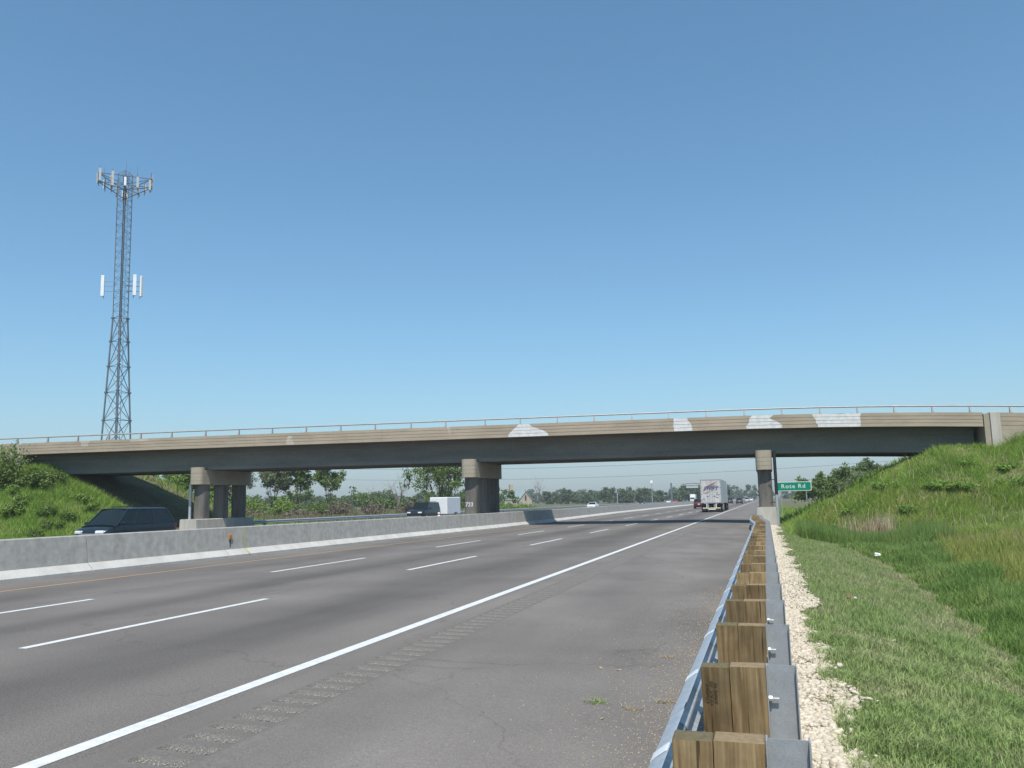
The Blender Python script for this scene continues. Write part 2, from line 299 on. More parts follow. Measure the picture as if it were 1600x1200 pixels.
# ------------------------------------------------------------------ terrain
SK = 0.1; BY = 60.0                      # the overpass runs along Y = 60 + 0.1 X
def smin(a, b, k=.5): h = np.clip(.5+.5*(b-a)/k, 0, 1); return b*(1-h)+a*h-k*h*(1-h)
def smax(a, b, k=.5): return -smin(-a, -b, k)
def wav(X, Y, s, a, ph): return a*(np.sin(X*s+ph)*np.cos(Y*s*1.3+ph*2)+.5*np.sin(X*s*2.3+Y*s*1.9+ph*3))
def tz(X, Y):
    X = np.asarray(X, float); Y = np.asarray(Y, float)
    n = Y-BY-SK*X
    ry = np.interp(Y, [0, 12, 40, 70, 130, 400], [1, 1, 1, 1, .5, .2])
    zr = np.interp(X, [-.6, .25, .9, 2.4, 4.4, 5.6, 7.2, 16, 40, 90, 300, 4000], [-.18, -.175, -.22, -.50, -1.0, -1.05, -.75, .75, 1.9, 2.2, 2.0, 2.0])*ry
    dxr = np.maximum(11.2-X, 0); dn = np.maximum(np.maximum(.2-n, n-11.5), 0)
    fr = 4.8+np.clip(.38*(X-14.6), 0, 1.1)-.5*np.hypot(dxr, dn)
    zr = smax(zr, np.where(X > -1.5, fr, -9), .5)
    zl = np.interp(-X, [43.5, 46, 49, 56, 80, 300, 4000], [-.25, -.45, -.5, -.1, .2, .5, .5])
    dxl = np.maximum(X+56.8, 0)
    fl = 5.35-.50*np.hypot(dxl, np.maximum(np.maximum(.2-n, n-11.5), 0))
    zl = smax(zl, fl, .5)
    rough = wav(X, Y, .55, .07, 1.0)+wav(X, Y, 1.7, .035, 2.2)
    zr = zr+rough*np.clip((X-1.0)/3, 0, 1); zl = zl+rough*1.4*np.clip((-X-46)/4, 0, 1)
    z = np.where(X > -.6, zr, np.where(X < -43.5, zl, -.28))
    far = np.clip((np.hypot(X, Y)-1500)/3000, 0, 1)
    return z-6*far*0
def grid(xs, ys):
    X, Y = np.meshgrid(xs, ys); V = np.stack([X.ravel(), Y.ravel(), tz(X, Y).ravel()], 1); nx, ny = len(xs), len(ys)
    i = np.arange(nx-1)[None, :]+np.arange(ny-1)[:, None]*nx; i = i.ravel()
    return V, np.stack([i, i+1, i+nx+1, i+nx], 1)
xs = np.concatenate([[-6000, -3000, -1500, -800, -400, -250, -170, -130, -110], np.arange(-100, -43.5, 1.0), [-43.52, -43.48, -30, -15, -1, -.62, -.58], np.arange(-.4, 8, .25), np.arange(8, 40, 1.0), [42, 46, 52, 60, 75, 100, 150, 250, 500, 1000, 2500, 6000]])
ys = np.concatenate([[-200, -60, -20, -5], np.arange(0, 30, .5), np.arange(30, 90, 1.0), [92, 95, 100, 108, 118, 130, 150, 180, 230, 300, 400, 600, 1000, 2000, 4000, 9000]])
V, F = grid(xs, ys); g = np_mesh('ground', V, F, M_SOIL, kind='structure'); g.data.polygons.foreach_set('use_smooth', [True]*len(F))

# ------------------------------------------------------------------ roads
def sheet(name, strip, m, **kw):
    b = MB(); n = len(strip[0][1])
    vs = [(x, y, z) for (y, row) in strip for (x, z) in row]
    fs = [(k*n+i, k*n+i+1, (k+1)*n+i+1, (k+1)*n+i) for k in range(len(strip)-1) for i in range(n-1)]
    b.add(vs, fs); return b.build(name, m, recalc=False, **kw)
YS = [-30, 20, 60, 120, 250, 600, 2500]
road = sheet('road', [(y, [(-19.4, 0), (-4.70, 0)]) for y in YS], M_ROAD, kind='structure')
opp = sheet('opposite_road', [(y, [(-43.8, -.05), (-24, 0), (-19.4, 0)]) for y in YS], M_OPP, kind='structure')
shz = lambda x: -.030*max(0, x+4.4) if x > -4.4 else 0
SX0, SX1 = -4.40, -3.88                # rumble strip
sh = MB()
for y0, y1 in zip(YS[:-1], YS[1:]):
    rows_ = [(-4.70, 0), (SX0, 0)] if True else None
    sh.add([(-4.70, y0, 0), (SX0, y0, 0), (SX0, y1, 0), (-4.70, y1, 0)], [(0, 1, 2, 3)])
    sh.add([(SX1, y0, shz(SX1)), (-.28, y0, shz(-.28)), (-.28, y1, shz(-.28)), (SX1, y1, shz(SX1))], [(0, 1, 2, 3)])
RY0, PER, NG = 3.2, .30, 160
for y0, y1 in ((-30, RY0), (RY0+PER*NG, 2500)):
    sh.add([(SX0, y0, 0), (SX1, y0, shz(SX1)), (SX1, y1, shz(SX1)), (SX0, y1, 0)], [(0, 1, 2, 3)])
shoulder = sh.build('shoulder', M_SHLD, recalc=False, kind='structure')
# one milled groove with its land, then 160 of them
gm = MB(); prof = [(0, 0), (.035, 0), (.042, -.018), (.11, -.030), (.17, -.016), (.205, 0), (.30, 0)]
W_ = SX1-SX0
cols_ = [0, .03, .06, W_-.06, W_-.03, W_]
vs = []; 
for yy, zz in prof:
    for j, xx in enumerate(cols_):
        k = (0, .0, 1, 1, .0, 0)[j]; vs.append((xx, yy, zz*k+shz(SX0+xx)))
fs = []; mi = []
for a in range(len(prof)-1):
    for j in range(5):
        fs.append((a*6+j, a*6+j+1, a*6+j+7, a*6+j+6)); mi.append(1 if 1 <= a <= 4 and 1 <= j <= 3 else 0)
for f_, m_ in zip(fs, mi): gm.f.append(f_); gm.m.append(m_)
gm.v = vs
g0 = gm.build('rumble_groove', [M_SHLD, M_GROOVE], shoulder, recalc=False, loc=(SX0, RY0, 0))
for i in range(1, NG): link('rumble_groove', g0.data, shoulder, (SX0, RY0+PER*i, 0))

# painted lines
def strip_mesh(x, w_, y0, y1, z=.004): return MB().add([(x-w_/2, y0, z), (x+w_/2, y0, z), (x+w_/2, y1, z), (x-w_/2, y1, z)], [(0, 1, 2, 3)])
def bxf(Y): return float(np.interp(Y, [0, 20, 40, 54, 72, 110, 200, 2500], [-18.35, -18.25, -17.75, -17.25, -17.3, -18.6, -19.0, -19.0]))
strip_mesh(-4.93, .17, -30, 2500).build('edge_line', M_WHITE, road, recalc=False)
yl = MB()
yy_ = list(np.arange(-30, 130, 6))+[200, 2500]
yx = lambda y: bxf(y)+2.05 if y < 110 else -16.6
for a, b_ in zip(yy_[:-1], yy_[1:]):
    yl.add([(yx(a)-.06, a, .004), (yx(a)+.06, a, .004), (yx(b_)+.06, b_, .004), (yx(b_)-.06, b_, .004)], [(0, 1, 2, 3)])
yl.build('median_line', M_YEL, road, recalc=False)
dash = strip_mesh(0, .14, 0, 5.5).build('lane_dash', M_WHITE, road, recalc=False, loc=(-9.2, 8.7, 0))
for k in range(1, 45): link('lane_dash', dash.data, road, (-9.2, 8.7+12.1*k, 0))
for k in range(-1, 45): link('lane_dash', dash.data, road, (-12.8, 8.2+11.75*k, 0))
for k in range(0, 40): link('lane_dash', dash.data, opp, (-29.5, 60+12.2*k, -.012))
strip_mesh(-42.2, .15, -30, 2500, -.037).build('edge_line', M_WHITE, opp, recalc=False)

strip_mesh(-9.72, .05, 14.5, 62, .003).build('paving_joint', mat('joint_scar', (.21, .195, .18), (.155, .143, .132), 3, .9, stretch=(1, .6, 1), mid=(.45, .55)), road, recalc=False)
strip_mesh(-13.3, .05, 12, 62, .003).build('paving_joint', MATS['joint_scar'], road, recalc=False)
# ------------------------------------------------------------------ median barrier
def barrier_rows(Y): 
    x = bxf(Y)
    return x
PB = [(.0, .0), (.0, .07), (-.20, .27)]                               # foot (offset left of the toe, z)
PT = [(-.20, .27), (-.285, 1.02), (-.30, 1.045), (-.50, 1.045), (-.515, 1.02), (-.60, .27)]
bar = thing('median_barrier', 'long grey concrete median barrier with a pale sloping foot', 'barrier')
edges = list(np.arange(1.2, 306, 6.1))+[380, 520, 800, 1400]
for a, b_ in zip(edges[:-1], edges[1:]):
    ya, yb = a+.014, b_-.014; ns = 3 if b_ < 320 else 2
    yy = np.linspace(ya, yb, ns); path = [((bxf(y), y, 0), (1, 0, 0), (0, 0, 1)) for y in yy]
    seg = MB().prism(PT+[(-.62, .27-.26), (-.02, .01), (-.02, .07)] and [(p[0], p[1]) for p in PT]+[(-.60, .02), (-.20, .02)], path).build('barrier_segment', M_CONC, bar)
    MB().prism([(0, -.03), (0, .07), (-.197, .27), (-.197, -.03)], path).build('foot', M_CONCL, seg)
q = MB(); x = bxf(26.75)
q.prism([(.003, .03), (.003, .07), (-.1935, .272), (-.197, .27), (0, .07), (0, .03)], [((x, 26.70, 0), (1, 0, 0), (0, 0, 1)), ((x, 26.80, 0), (1, 0, 0), (0, 0, 1))])
q.prism([(-.196, .275), (-.281, 1.02), (-.285, 1.02), (-.20, .275)], [((x, 26.71, 0), (1, 0, 0), (0, 0, 1)), ((x, 26.79, 0), (1, 0, 0), (0, 0, 1))])
q.build('paint_stripe', mat('survey_paint', (.50, .46, .14), (.40, .38, .22), 6, .8, mid=(.45, .55)), bar, label='faint yellow paint stripe down the barrier face')
# reflector plates on the barrier
def delineator(y, label, mats, z, on_top):
    t = thing('delineator', label, 'reflector', (bxf(y)-(.40 if on_top else .225), y, 1.045 if on_top else z))
    if on_top:
        MB().box(-.06, .06, -.02, .02, 0, .20, c=.006).build('post', mats[0], t); MB().box(-.055, .055, -.026, -.022, .05, .12).build('reflector', mats[1], t)
        MB().box(-.08, .08, -.06, .06, 0, .012).build('base_plate', mats[0], t)
    else:
        MB().box(0.0, .03, -.09, .09, 0, .17, c=.006).build('plate', mats[0], t); MB().box(.032, .036, -.07, .07, .03, .14).build('reflector', mats[1], t)
        MB().box(0.008, .02, -.015, .015, -.30, 0).build('bracket', M_DARK, t)
    return t
delineator(25.9, 'small orange reflector plate on the face of the median barrier', [M_ORNG, M_YEL], .62, False)
delineator(45.0, 'white and red reflector post on top of the barrier before the dark van', [M_SIGNW, M_RED], 0, True)

# ------------------------------------------------------------------ overpass (local frame: x along the deck, y across, origin on the near fascia)
BR = math.atan(SK); SC = math.hypot(1, SK)
bridge = thing('overpass_bridge', 'long concrete road overpass with tan parapet spanning the highway', 'bridge', (0, BY, 0), BR)
L_ = lambda x: x*SC                      # deck coordinate of a point above world X on the fascia line
def dz(x): return -.0013*max(0, x+3)**2-.00004*max(0, -x-30)**2
ZT, ZB, ZS = 7.38, 6.45, 4.77
X0, X1 = L_(-58.6), L_(14.05)
def along(x0, x1, n): return np.linspace(x0, x1, n)
def ext(prof, x0, x1, step=3.0, mb=None):
    n = max(2, int((x1-x0)/step)+1); path = [((x, 0, dz(x)), (0, 1, 0), (0, 0, 1)) for x in np.linspace(x0, x1, n)]
    return (mb or MB()).prism(prof, path)
def para_prof(y0, sgn, zt, zb, th=.32):
    p = []; hs = np.linspace(zt, zb, 5)
    for i in range(4):
        a, b_ = hs[i], hs[i+1]
        p += [(y0, a-(.0 if i == 0 else .014)), (y0, b_+(.0 if i == 3 else .014))]
        if i < 3: p += [(y0+sgn*.03, b_+.008), (y0+sgn*.03, b_-.008)]
    return p+[(y0+sgn*th, zb), (y0+sgn*th, zt)]
cuts = list(np.linspace(X0, X1, 8))
for a, b_ in zip(cuts[:-1], cuts[1:]):
    ext(para_prof(0, 1, ZT, ZB), a+.006, b_-.006).build('parapet_panel', M_PARA, bridge)
    ext(para_prof(8.2, -1, ZT, ZB), a+.006, b_-.006).build('parapet_panel', M_PARA, bridge)
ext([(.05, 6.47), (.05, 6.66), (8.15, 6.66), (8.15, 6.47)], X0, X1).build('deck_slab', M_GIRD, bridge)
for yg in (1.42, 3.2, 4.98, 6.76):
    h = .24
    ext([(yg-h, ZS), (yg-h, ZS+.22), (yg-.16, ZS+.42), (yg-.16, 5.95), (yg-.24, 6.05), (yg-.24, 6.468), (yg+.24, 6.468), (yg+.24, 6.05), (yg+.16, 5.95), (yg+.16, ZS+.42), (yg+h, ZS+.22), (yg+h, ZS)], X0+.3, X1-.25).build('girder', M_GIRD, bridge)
for xd in (L_(-50), L_(-31.5), L_(-10.3), L_(7)):
    for ya, yb in ((1.60, 3.02), (3.38, 4.80), (5.16, 6.58)):
        MB().box(xd-.12, xd+.12, ya, yb, ZS+.45+dz(xd), 5.9+dz(xd)).build('diaphragm', M_GIRD, bridge)
# railing on both parapets
PX = [-59.11, -56.26, -53.46, -50.65, -47.77, -45.04, -42.09, -39.24, -36.43, -33.62, -30.81, -28.04, -25.22, -22.54, -19.53, -16.9, -14.17, -11.49, -8.81, -6.23, -3.64, -1.05, 1.45, 3.95, 6.37, 8.7, 11.08, 13.38, 15.8, 18.2, 20.6]
rp = MB().prism([(-.10, 0), (-.05, .40), (.05, .40), (.10, 0)], [((-.045, 0, 0), (0, 1, 0), (0, 0, 1)), ((.045, 0, 0), (0, 1, 0), (0, 0, 1))])
rp.box(-.10, .10, -.12, .12, -.0, .02)
def rz_(x): return ZT+dz(x)+ (.0 if x < 0 else .0)
p0 = None
for yy in (.17, 8.03):
    for px in PX:
        x = L_(px); 
        if p0 is None: p0 = rp.build('railing_post', M_ALU, bridge, loc=(x, yy, ZT+dz(x)))
        else: link('railing_post', p0.data, bridge, (x, yy, ZT+dz(x)))
    q = MB(); pts = [L_(-64)]+[L_(p) for p in PX]+[L_(23)]
    ov = [(.055*math.cos(t), .45+.055*math.sin(t)) for t in np.linspace(0, 2*math.pi, 9)[:-1]]
    q.prism([(a*1.2, b_) for a, b_ in ov], [((x, yy, ZT+dz(x)), (0, 1, 0), (0, 0, 1)) for x in pts]); q.build('hand_rail', M_ALU, bridge, smooth=60)
# repair patches following the four bands of the parapet: (left,right) of each band in world X from top to bottom
PATCH = [[(-17.0, -16.2), (-17.2, -15.9), (-17.5, -15.3), (-17.75, -14.85)], [(-5.85, -4.95), (-5.9, -4.85), (-5.95, -4.7), (-5.9, -4.62)],
         [(-.55, .85), (-.75, .6), (-.8, 1.1), (-1.0, 1.4)], [(3.42, 6.55), (3.5, 6.5), (3.6, 6.45), (3.7, 6.5)], [(-53.2, -52.2), (-53.0, -52.4)], [(-48.6, -47.0)], [(-22.4, -22.05), (-22.3, -22.1)], [(-35.0, -34.6), (-35.1, -34.75), (-35.2, -34.5)]]
hs = np.linspace(ZT, ZB, 5)
for pi, P_ in enumerate(PATCH):
    pm = MB()
    for i, (xa, xb) in enumerate(P_):
        i2 = i+(0 if pi < 5 else (0, 0, 0, 1, 0)[min(pi-4, 4)]); i2 = min(i2, 3)
        a, b_ = L_(xa), L_(xb); n = max(3, int((b_-a)/.28)); top = []; bot = []
        nx_ = P_[i+1] if i+1 < len(P_) else (xa, xb); ax, bx = L_(nx_[0]), L_(nx_[1])
        for q_ in np.linspace(0, 1, n):
            x = a+(b_-a)*q_; x2 = x+.85*((ax-a)*(1-q_)+(bx-b_)*q_)
            jt = random.uniform(0, .05) if pi in (0, 3) and i == 0 else 0
            top.append((x+random.uniform(-.03, .03), -.005, hs[i2]-.010-jt+dz(x))); bot.append((x2+random.uniform(-.05, .05), -.005, hs[i2+1]+.010+dz(x)))
        vs = top+bot; fs = [(k, k+1, n+k+1, n+k) for k in range(n-1)]
        vs2 = [(x, .004, z) for x, _, z in vs]; m_ = len(vs)
        pm.add(vs+vs2, fs+[tuple(m_+q for q in f_[::-1]) for f_ in fs]+[(k, k+1, m_+k+1, m_+k) for k in range(n-1)]+[(n+k, n+k+1, m_+n+k+1, m_+n+k) for k in range(n-1)]+[(0, n, m_+n, m_), (n-1, 2*n-1, m_+2*n-1, m_+n-1)])
    pm.build('repair_patch', M_PATCH if pi < 4 else mat('pale_stain', (.50, .45, .37), (.42, .36, .28), 3, .9), bridge, label='white mortar repair on the tan parapet' if pi < 4 else 'small pale patch on the tan parapet')
q = MB(); pa = [(-21.55, 4.775), (-21.5, 4.9), (-21.35, 4.985), (-20.75, 4.985), (-20.6, 4.9), (-20.58, 4.775)]
q.prism([(L_(a), b_) for a, b_ in pa], [((0, 1.172, 0), (1, 0, 0), (0, 0, 1)), ((0, 1.179, 0), (1, 0, 0), (0, 0, 1))]); q.build('repair_patch', M_PATCH, bridge, label='pale patch on the beam above the middle pier')
# abutments, pilasters and approach parapets at both ends
xa = L_(14.12)
MB().box(xa, xa+.34, .03, 8.17, 3.2, 6.93, c=.015).build('abutment', M_PIER, bridge)
MB().box(xa+.36, xa+.95, -.09, 8.29, 3.6, 7.0, c=.02).build('pilaster', M_FOOT, bridge)
MB().box(xa-.9, xa-.02, .5, 7.7, 3.2, 4.55).build('bearing_seat', M_GIRD, bridge)
for y0, s_ in ((.0, 1), (8.2, -1)):
    ext(para_prof(y0, s_, ZT-.0, 6.25), xa+.97, xa+22).build('parapet_panel', M_PARA, bridge)
    ext([(y0, 4.0), (y0, 6.245), (y0+s_*.34, 6.245), (y0+s_*.34, 4.0)], xa+.97, xa+22).build('wing_wall', M_PIER, bridge)
    ext(para_prof(y0, s_, ZT-.0, ZB), X0-40, X0-.65).build('parapet_panel', M_PARA, bridge)
    ext([(y0, 4.9), (y0, 6.445), (y0+s_*.34, 6.445), (y0+s_*.34, 4.9)], X0-40, X0-.65).build('wing_wall', M_PIER, bridge)
MB().box(X0-.62, X0-.02, .02, 8.18, 3.4, 7.30, c=.015).build('abutment', M_PIER, bridge)
ext([(.36, 6.3), (.36, 6.66), (7.84, 6.66), (7.84, 6.3)], xa+1.32, xa+60).build('approach_road', M_OPP, bridge)
ext([(.36, 6.3), (.36, 6.66), (7.84, 6.66), (7.84, 6.3)], X0-60, X0-.65).build('approach_road', M_OPP, bridge)

# piers
def stadium(x, w_, y0, y1, z0, z1, r, n=7):
    pts = []
    for cx, cy, a0 in ((x+w_-r, y1-r, 0), (x-w_+r, y1-r, 90), (x-w_+r, y0+r, 180), (x+w_-r, y0+r, 270)):
        for k in range(n): t = R(a0+90*k/(n-1)); pts.append((cx+r*math.cos(t), cy+r*math.sin(t)))
    return pts
def pier(xw, label, base, pipe_side, number=None):
    t = thing('bridge_pier', label, 'bridge pier', (xw, BY+SK*xw, 0), 0, 'piers carrying the overpass')
    cp = MB()
    levels = np.linspace(3.62, ZS-.015, 5)
    for i in range(4):
        a, b_ = levels[i], levels[i+1]; i0 = 0 if i == 0 else .008; i1 = 0 if i == 3 else .008
        cp.prism(stadium(0, .55, .22, 7.25, 0, 0, .40), [((0, 0, a+i0), (1, 0, 0), (0, 1, 0)), ((0, 0, b_-i1), (1, 0, 0), (0, 1, 0))])
        if i < 3: cp.prism(stadium(0, .53, .24, 7.23, 0, 0, .385), [((0, 0, b_-.02), (1, 0, 0), (0, 1, 0)), ((0, 0, b_+.02), (1, 0, 0), (0, 1, 0))])
    cp.build('pier_cap', M_PIER, t, smooth=35)
    MB().prism(stadium(0, .55, .22, 1.10, 0, 0, .40), [((0, 0, ZS-.013), (1, 0, 0), (0, 1, 0)), ((0, 0, 4.96), (1, 0, 0), (0, 1, 0))]).build('cheek_block', M_PIER, t, smooth=35)
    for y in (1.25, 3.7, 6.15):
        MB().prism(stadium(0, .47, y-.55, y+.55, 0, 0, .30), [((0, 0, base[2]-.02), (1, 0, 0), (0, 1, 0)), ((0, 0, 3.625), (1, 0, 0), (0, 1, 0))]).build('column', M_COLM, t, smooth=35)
    w_, y0, h = base
    MB().prism([(-w_-.08, -.5), (-w_, h-.05), (-w_+.05, h), (w_-.05, h), (w_, h-.05), (w_+.08, -.5)], [((0, y0, 0), (1, 0, 0), (0, 0, 1)), ((0, 7.2, 0), (1, 0, 0), (0, 0, 1))]).build('crash_wall', M_FOOT, t)
    if pipe_side:
        x = pipe_side; py = .52 if x > 0 else .38
        MB().tube((x, py, 1.9), (x, py, 4.9 if x > 0 else 3.63), .11, n=12).build('drain_pipe', M_DARK if x > 0 else M_TOWER, t, smooth=40)
        MB().tube((x, py, -.2), (x, py, 1.9), .105, n=12).build('drain_pipe', M_GALV, t, smooth=40, label='pale lower length of the drain pipe')
        for z in (1.35, 2.9): MB().box(min(x, x*.4), max(x, x*.4), py-.03 if x > 0 else py+.1, py+.02 if x > 0 else py+.15, z, z+.05).build('pipe_bracket', M_DARK, t)
    if number: text_mesh('stencil_number', number, .42, M_PATCH, t, (-.04, .693, 1.62), (R(90), 0, 0), .003, bold=.008)
    return t
pier(-43.0, 'three-column bridge pier farthest left, behind the dark minivan', (.75, -.35, .92), -.43)
pier(-20.95, 'middle bridge pier in the median with a white stencilled number', (.62, .2, .80), 0, '723')
pier(.03, 'right bridge pier beside the shoulder at the end of the guardrail', (.62, .05, 1.06), .72)

# ------------------------------------------------------------------ near guardrail
def gx(Y): return float(np.interp(Y, [0, 44, 48, 52, 60], [0, 0, -.18, -.36, -.42]))
guard = thing('guardrail', 'steel guardrail with double timber blocks along the right shoulder', 'guardrail')
PT_Z = .545; SP = 1.935; YP0 = 4.48
WB = [(0, .155), (-.012, .150), (-.060, .118), (-.083, .098), (-.083, .070), (-.045, .035), (-.008, .012), (-.008, -.012), (-.045, -.035), (-.083, -.070), (-.083, -.098), (-.060, -.118), (-.012, -.150), (0, -.155)]
WBC = WB+[(a+.0045, b_) for a, b_ in WB[::-1]]
RZ = .325
def rail_panel(y0, y1, off=0, name='rail_panel', m=M_GALV, xo=0):
    yy = np.linspace(y0, y1, max(2, int((y1-y0)/.95)+1))
    return MB().prism([(a-off, b_*(1+off*3)) for a, b_ in WBC], [((gx(y)-.545+xo, y, RZ), (1, 0, 0), (0, 0, 1)) for y in yy]).build(name, m, guard, smooth=28)
npost = 29
def block(hw, hb):
    b = MB().box(-hw, hw, -.075, .075, -hb, 0, c=.007)
    b.m[1] = 1
    for q in range(10, 14): b.m[q] = 1
    return b
wl = block(.098, .62); wl2 = block(.122, .60)
ib = MB()
ib.box(-.105, -.096, -.051, .051, -1.0, 0); ib.box(.096, .105, -.051, .051, -1.0, 0); ib.box(-.0955, .0955, -.003, .003, -1.0, -.002)
bolt = MB(); bolt.tube((-.0955, 0, 0), (-.072, 0, 0), .019, n=6); bolt.tube((-.072, 0, 0), (-.025, 0, 0), .0095, n=8)
hd = MB(); hd.tube((-.02, 0, 0), (0, 0, 0), .012, .022, n=10)
ob = {}
M_END1 = mat('mossy_end_grain', (.105, .090, .045), (.16, .13, .075), 30, .95, bump=.5, bscale=120, rnd=1); M_END2 = mat('end_grain', (.27, .20, .115), (.20, .15, .085), 30, .95, bump=.5, bscale=120, rnd=1)
def piece(key, mb, name, m, parent, loc, rot=None, smooth=None):
    if key not in ob: ob[key] = mb.build(name, m, parent, loc=loc, rot=rot, smooth=smooth); return ob[key]
    return link(name, ob[key].data, parent, loc, rot)
for k in range(-2, npost):
    y = YP0+SP*k; x = gx(y); jz = random.uniform(-.006, .006); r1 = random.uniform(-.012, .012); r2 = random.uniform(-.012, .012)
    piece('w1', wl, 'wood_block', [M_WOOD, M_END1], guard, (x-.421, y+random.uniform(-.012, .012), PT_Z+jz+random.uniform(-.012, .008)), (r1, random.uniform(-.012, .012), r2))
    piece('w2', wl2, 'wood_block', [M_WOOD, M_END2], guard, (x-.196, y+random.uniform(-.008, .008), PT_Z+jz), (r2, r1, 0))
    st = piece('st', ib, 'steel_post', M_STEEL, guard, (x+.035, y, PT_Z+jz+.004), (r1*.5, r2*.5, 0))
    piece('bt', bolt, 'bolt', M_BOLT, st, (0, -.032, -.225))
    piece('hd', hd, 'bolt_head', M_BOLT, guard, (x-.553, y, RZ))
ys_ = [YP0-SP*2-.5]+[YP0+SP*(.5+2*j) for j in range(0, 14)]+[YP0+SP*(npost-1)+.4]
for a, b_ in zip(ys_[:-1], ys_[1:]): rail_panel(a-.15, b_+.0)
for a in ys_[1:-1]: rail_panel(a-.16, a+.16, .004, 'lap_joint', M_GALV)
for k in range(-2, npost): y = YP0+SP*k; rail_panel(y-.07, y+.07, .005, 'backup_plate', M_GALVB)
# mill stamp on the second block
sb = [o for o in guard.children if o.name.startswith('wood_block')][6]
for i, s_ in enumerate(('ETURN.F', 'CCA-C .60', 'AWPB 90')):
    text_mesh('mill_stamp', s_, .034, M_INK, guard, (-.478+.030*i, YP0+SP-.091, .352), (R(90), R(-90), 0), .0006, space=1.05)

# far guardrail on the opposite roadside
fg = thing('guardrail', 'low steel guardrail on the far side of the opposite road', 'guardrail')
pb = MB().box(-.09, .09, -.07, .07, -1.2, .12)
for k in range(170):
    y = 60+1.9*k; piece('fp', pb, 'post', M_STEEL, fg, (-44.15, y, .46))
for a in np.arange(58, 380, 15.24):
    MB().prism([(-a_, b_) for a_, b_ in WBC], [((-44.06, a, .42), (1, 0, 0), (0, 0, 1)), ((-44.06, a+15.22, .42), (1, 0, 0), (0, 0, 1))]).build('rail_panel', M_GALV, fg, smooth=28)

# ------------------------------------------------------------------ name sign beyond the overpass
sg = thing('road_sign', 'green road name sign with white letters beyond the right pier', 'sign', (2.35, 76.5, 0))
def rrect(w_, h, r, n=5):
    pts = []
    for cx, cz, a0 in ((w_-r, h-r, 0), (-w_+r, h-r, 90), (-w_+r, -h+r, 180), (w_-r, -h+r, 270)):
        for k in range(n): t = R(a0+90*k/(n-1)); pts.append((cx+r*math.cos(t), cz+r*math.sin(t)))
    return pts
zc = 2.62
MB().prism(rrect(1.50, .395, .13), [((0, .02, zc), (1, 0, 0), (0, 0, 1)), ((0, 0, zc), (1, 0, 0), (0, 0, 1))]).build('panel', M_SIGNW, sg)
MB().prism(rrect(1.45, .345, .10), [((0, -.001, zc), (1, 0, 0), (0, 0, 1)), ((0, -.006, zc), (1, 0, 0), (0, 0, 1))]).build('green_face', M_SIGN, sg)
text_mesh('lettering', 'Rote', .50, M_SIGNW, sg, (-.42, -.010, zc-.005), (R(90), 0, 0), .002, bold=.003, space=1.22)
text_mesh('lettering', 'Rd', .50, M_SIGNW, sg, (.70, -.010, zc-.005), (R(90), 0, 0), .002, bold=.003, space=1.22)
for x in (-1.02, 1.05): MB().box(x-.04, x+.04, .025, .085, -.6, zc+.33).build('post', M_STEEL, sg)
for z in (zc-.22, zc+.2): MB().box(-1.4, 1.4, .0205, .045, z, z+.04).build('stringer', M_STEEL, sg)

# ------------------------------------------------------------------ communications tower
tw = thing('lattice_tower', 'tall grey lattice mobile phone mast behind the overpass', 'tower', (-78.8, 87.1, .2)); tw.rotation_euler = (0, -.014, 0)
ANG = [R(a) for a in (200, 283, 338)]
ANG = [R(a) for a in (192, 312, 72)]
def trad(z): return 1.02 if z > 26.4 else 1.02+(26.4-z)*.058
def tp(i, z): r = trad(z); return Vector((r*math.cos(ANG[i % 3]), r*math.sin(ANG[i % 3]), z))
for i in range(3):
    lg = MB(); zz = [0, 8, 16, 26.4, 36, 46.2]
    for a, b_ in zip(zz[:-1], zz[1:]): lg.tube(tp(i, a), tp(i, b_), .105 if b_ < 27 else .062, n=8)
    lg.build('leg', M_TOWER, tw, smooth=40)
lev = [0, 4.6, 9.0, 13.0, 16.6, 20.0, 23.3, 26.4]
for a, b_ in zip(lev[:-1], lev[1:]):
    for i in range(3):
        MB().tube(tp(i, a), tp(i+1, b_), .045, n=6).tube(tp(i+1, a), tp(i, b_), .045, n=6).build('cross_brace', M_TOWER, tw)
        MB().tube(tp(i, b_), tp(i+1, b_), .035, n=6).build('strut', M_TOWER, tw)
        MB().box(-.16, .16, -.16, .16, -.1, .1).build('joint_plate', M_TOWER, tw, loc=tp(i, b_))
for k in range(22):
    a = 26.4+k*.9; br = MB()
    for i in range(3):
        if k % 2: br.tube(tp(i, a), tp(i+1, a+.9), .022, n=5)
        else: br.tube(tp(i+1, a), tp(i, a+.9), .022, n=5)
        br.tube(tp(i, a+.9), tp(i+1, a+.9), .020, n=5)
    br.build('mast_bracing', M_TOWER, tw)
# feed lines and climbing ladder inside the mast
lf = MB(); lf.tube((.30, -.25, .3), (.30, -.25, 45.8), .085, n=6); lf.tube((.12, -.3, .3), (.12, -.3, 45), .05, n=6); lf.build('feed_cables', M_DARK, tw)
ld = MB(); ld.tube((.55, -.45, .3), (.55, -.45, 46), .03, n=5); ld.tube((.95, -.45, .3), (.95, -.45, 46), .03, n=5)
for k in range(60): ld.tube((.55, -.45, 1+.75*k), (.95, -.45, 1+.75*k), .018, n=4)
ld.build('ladder', M_TOWER, tw)
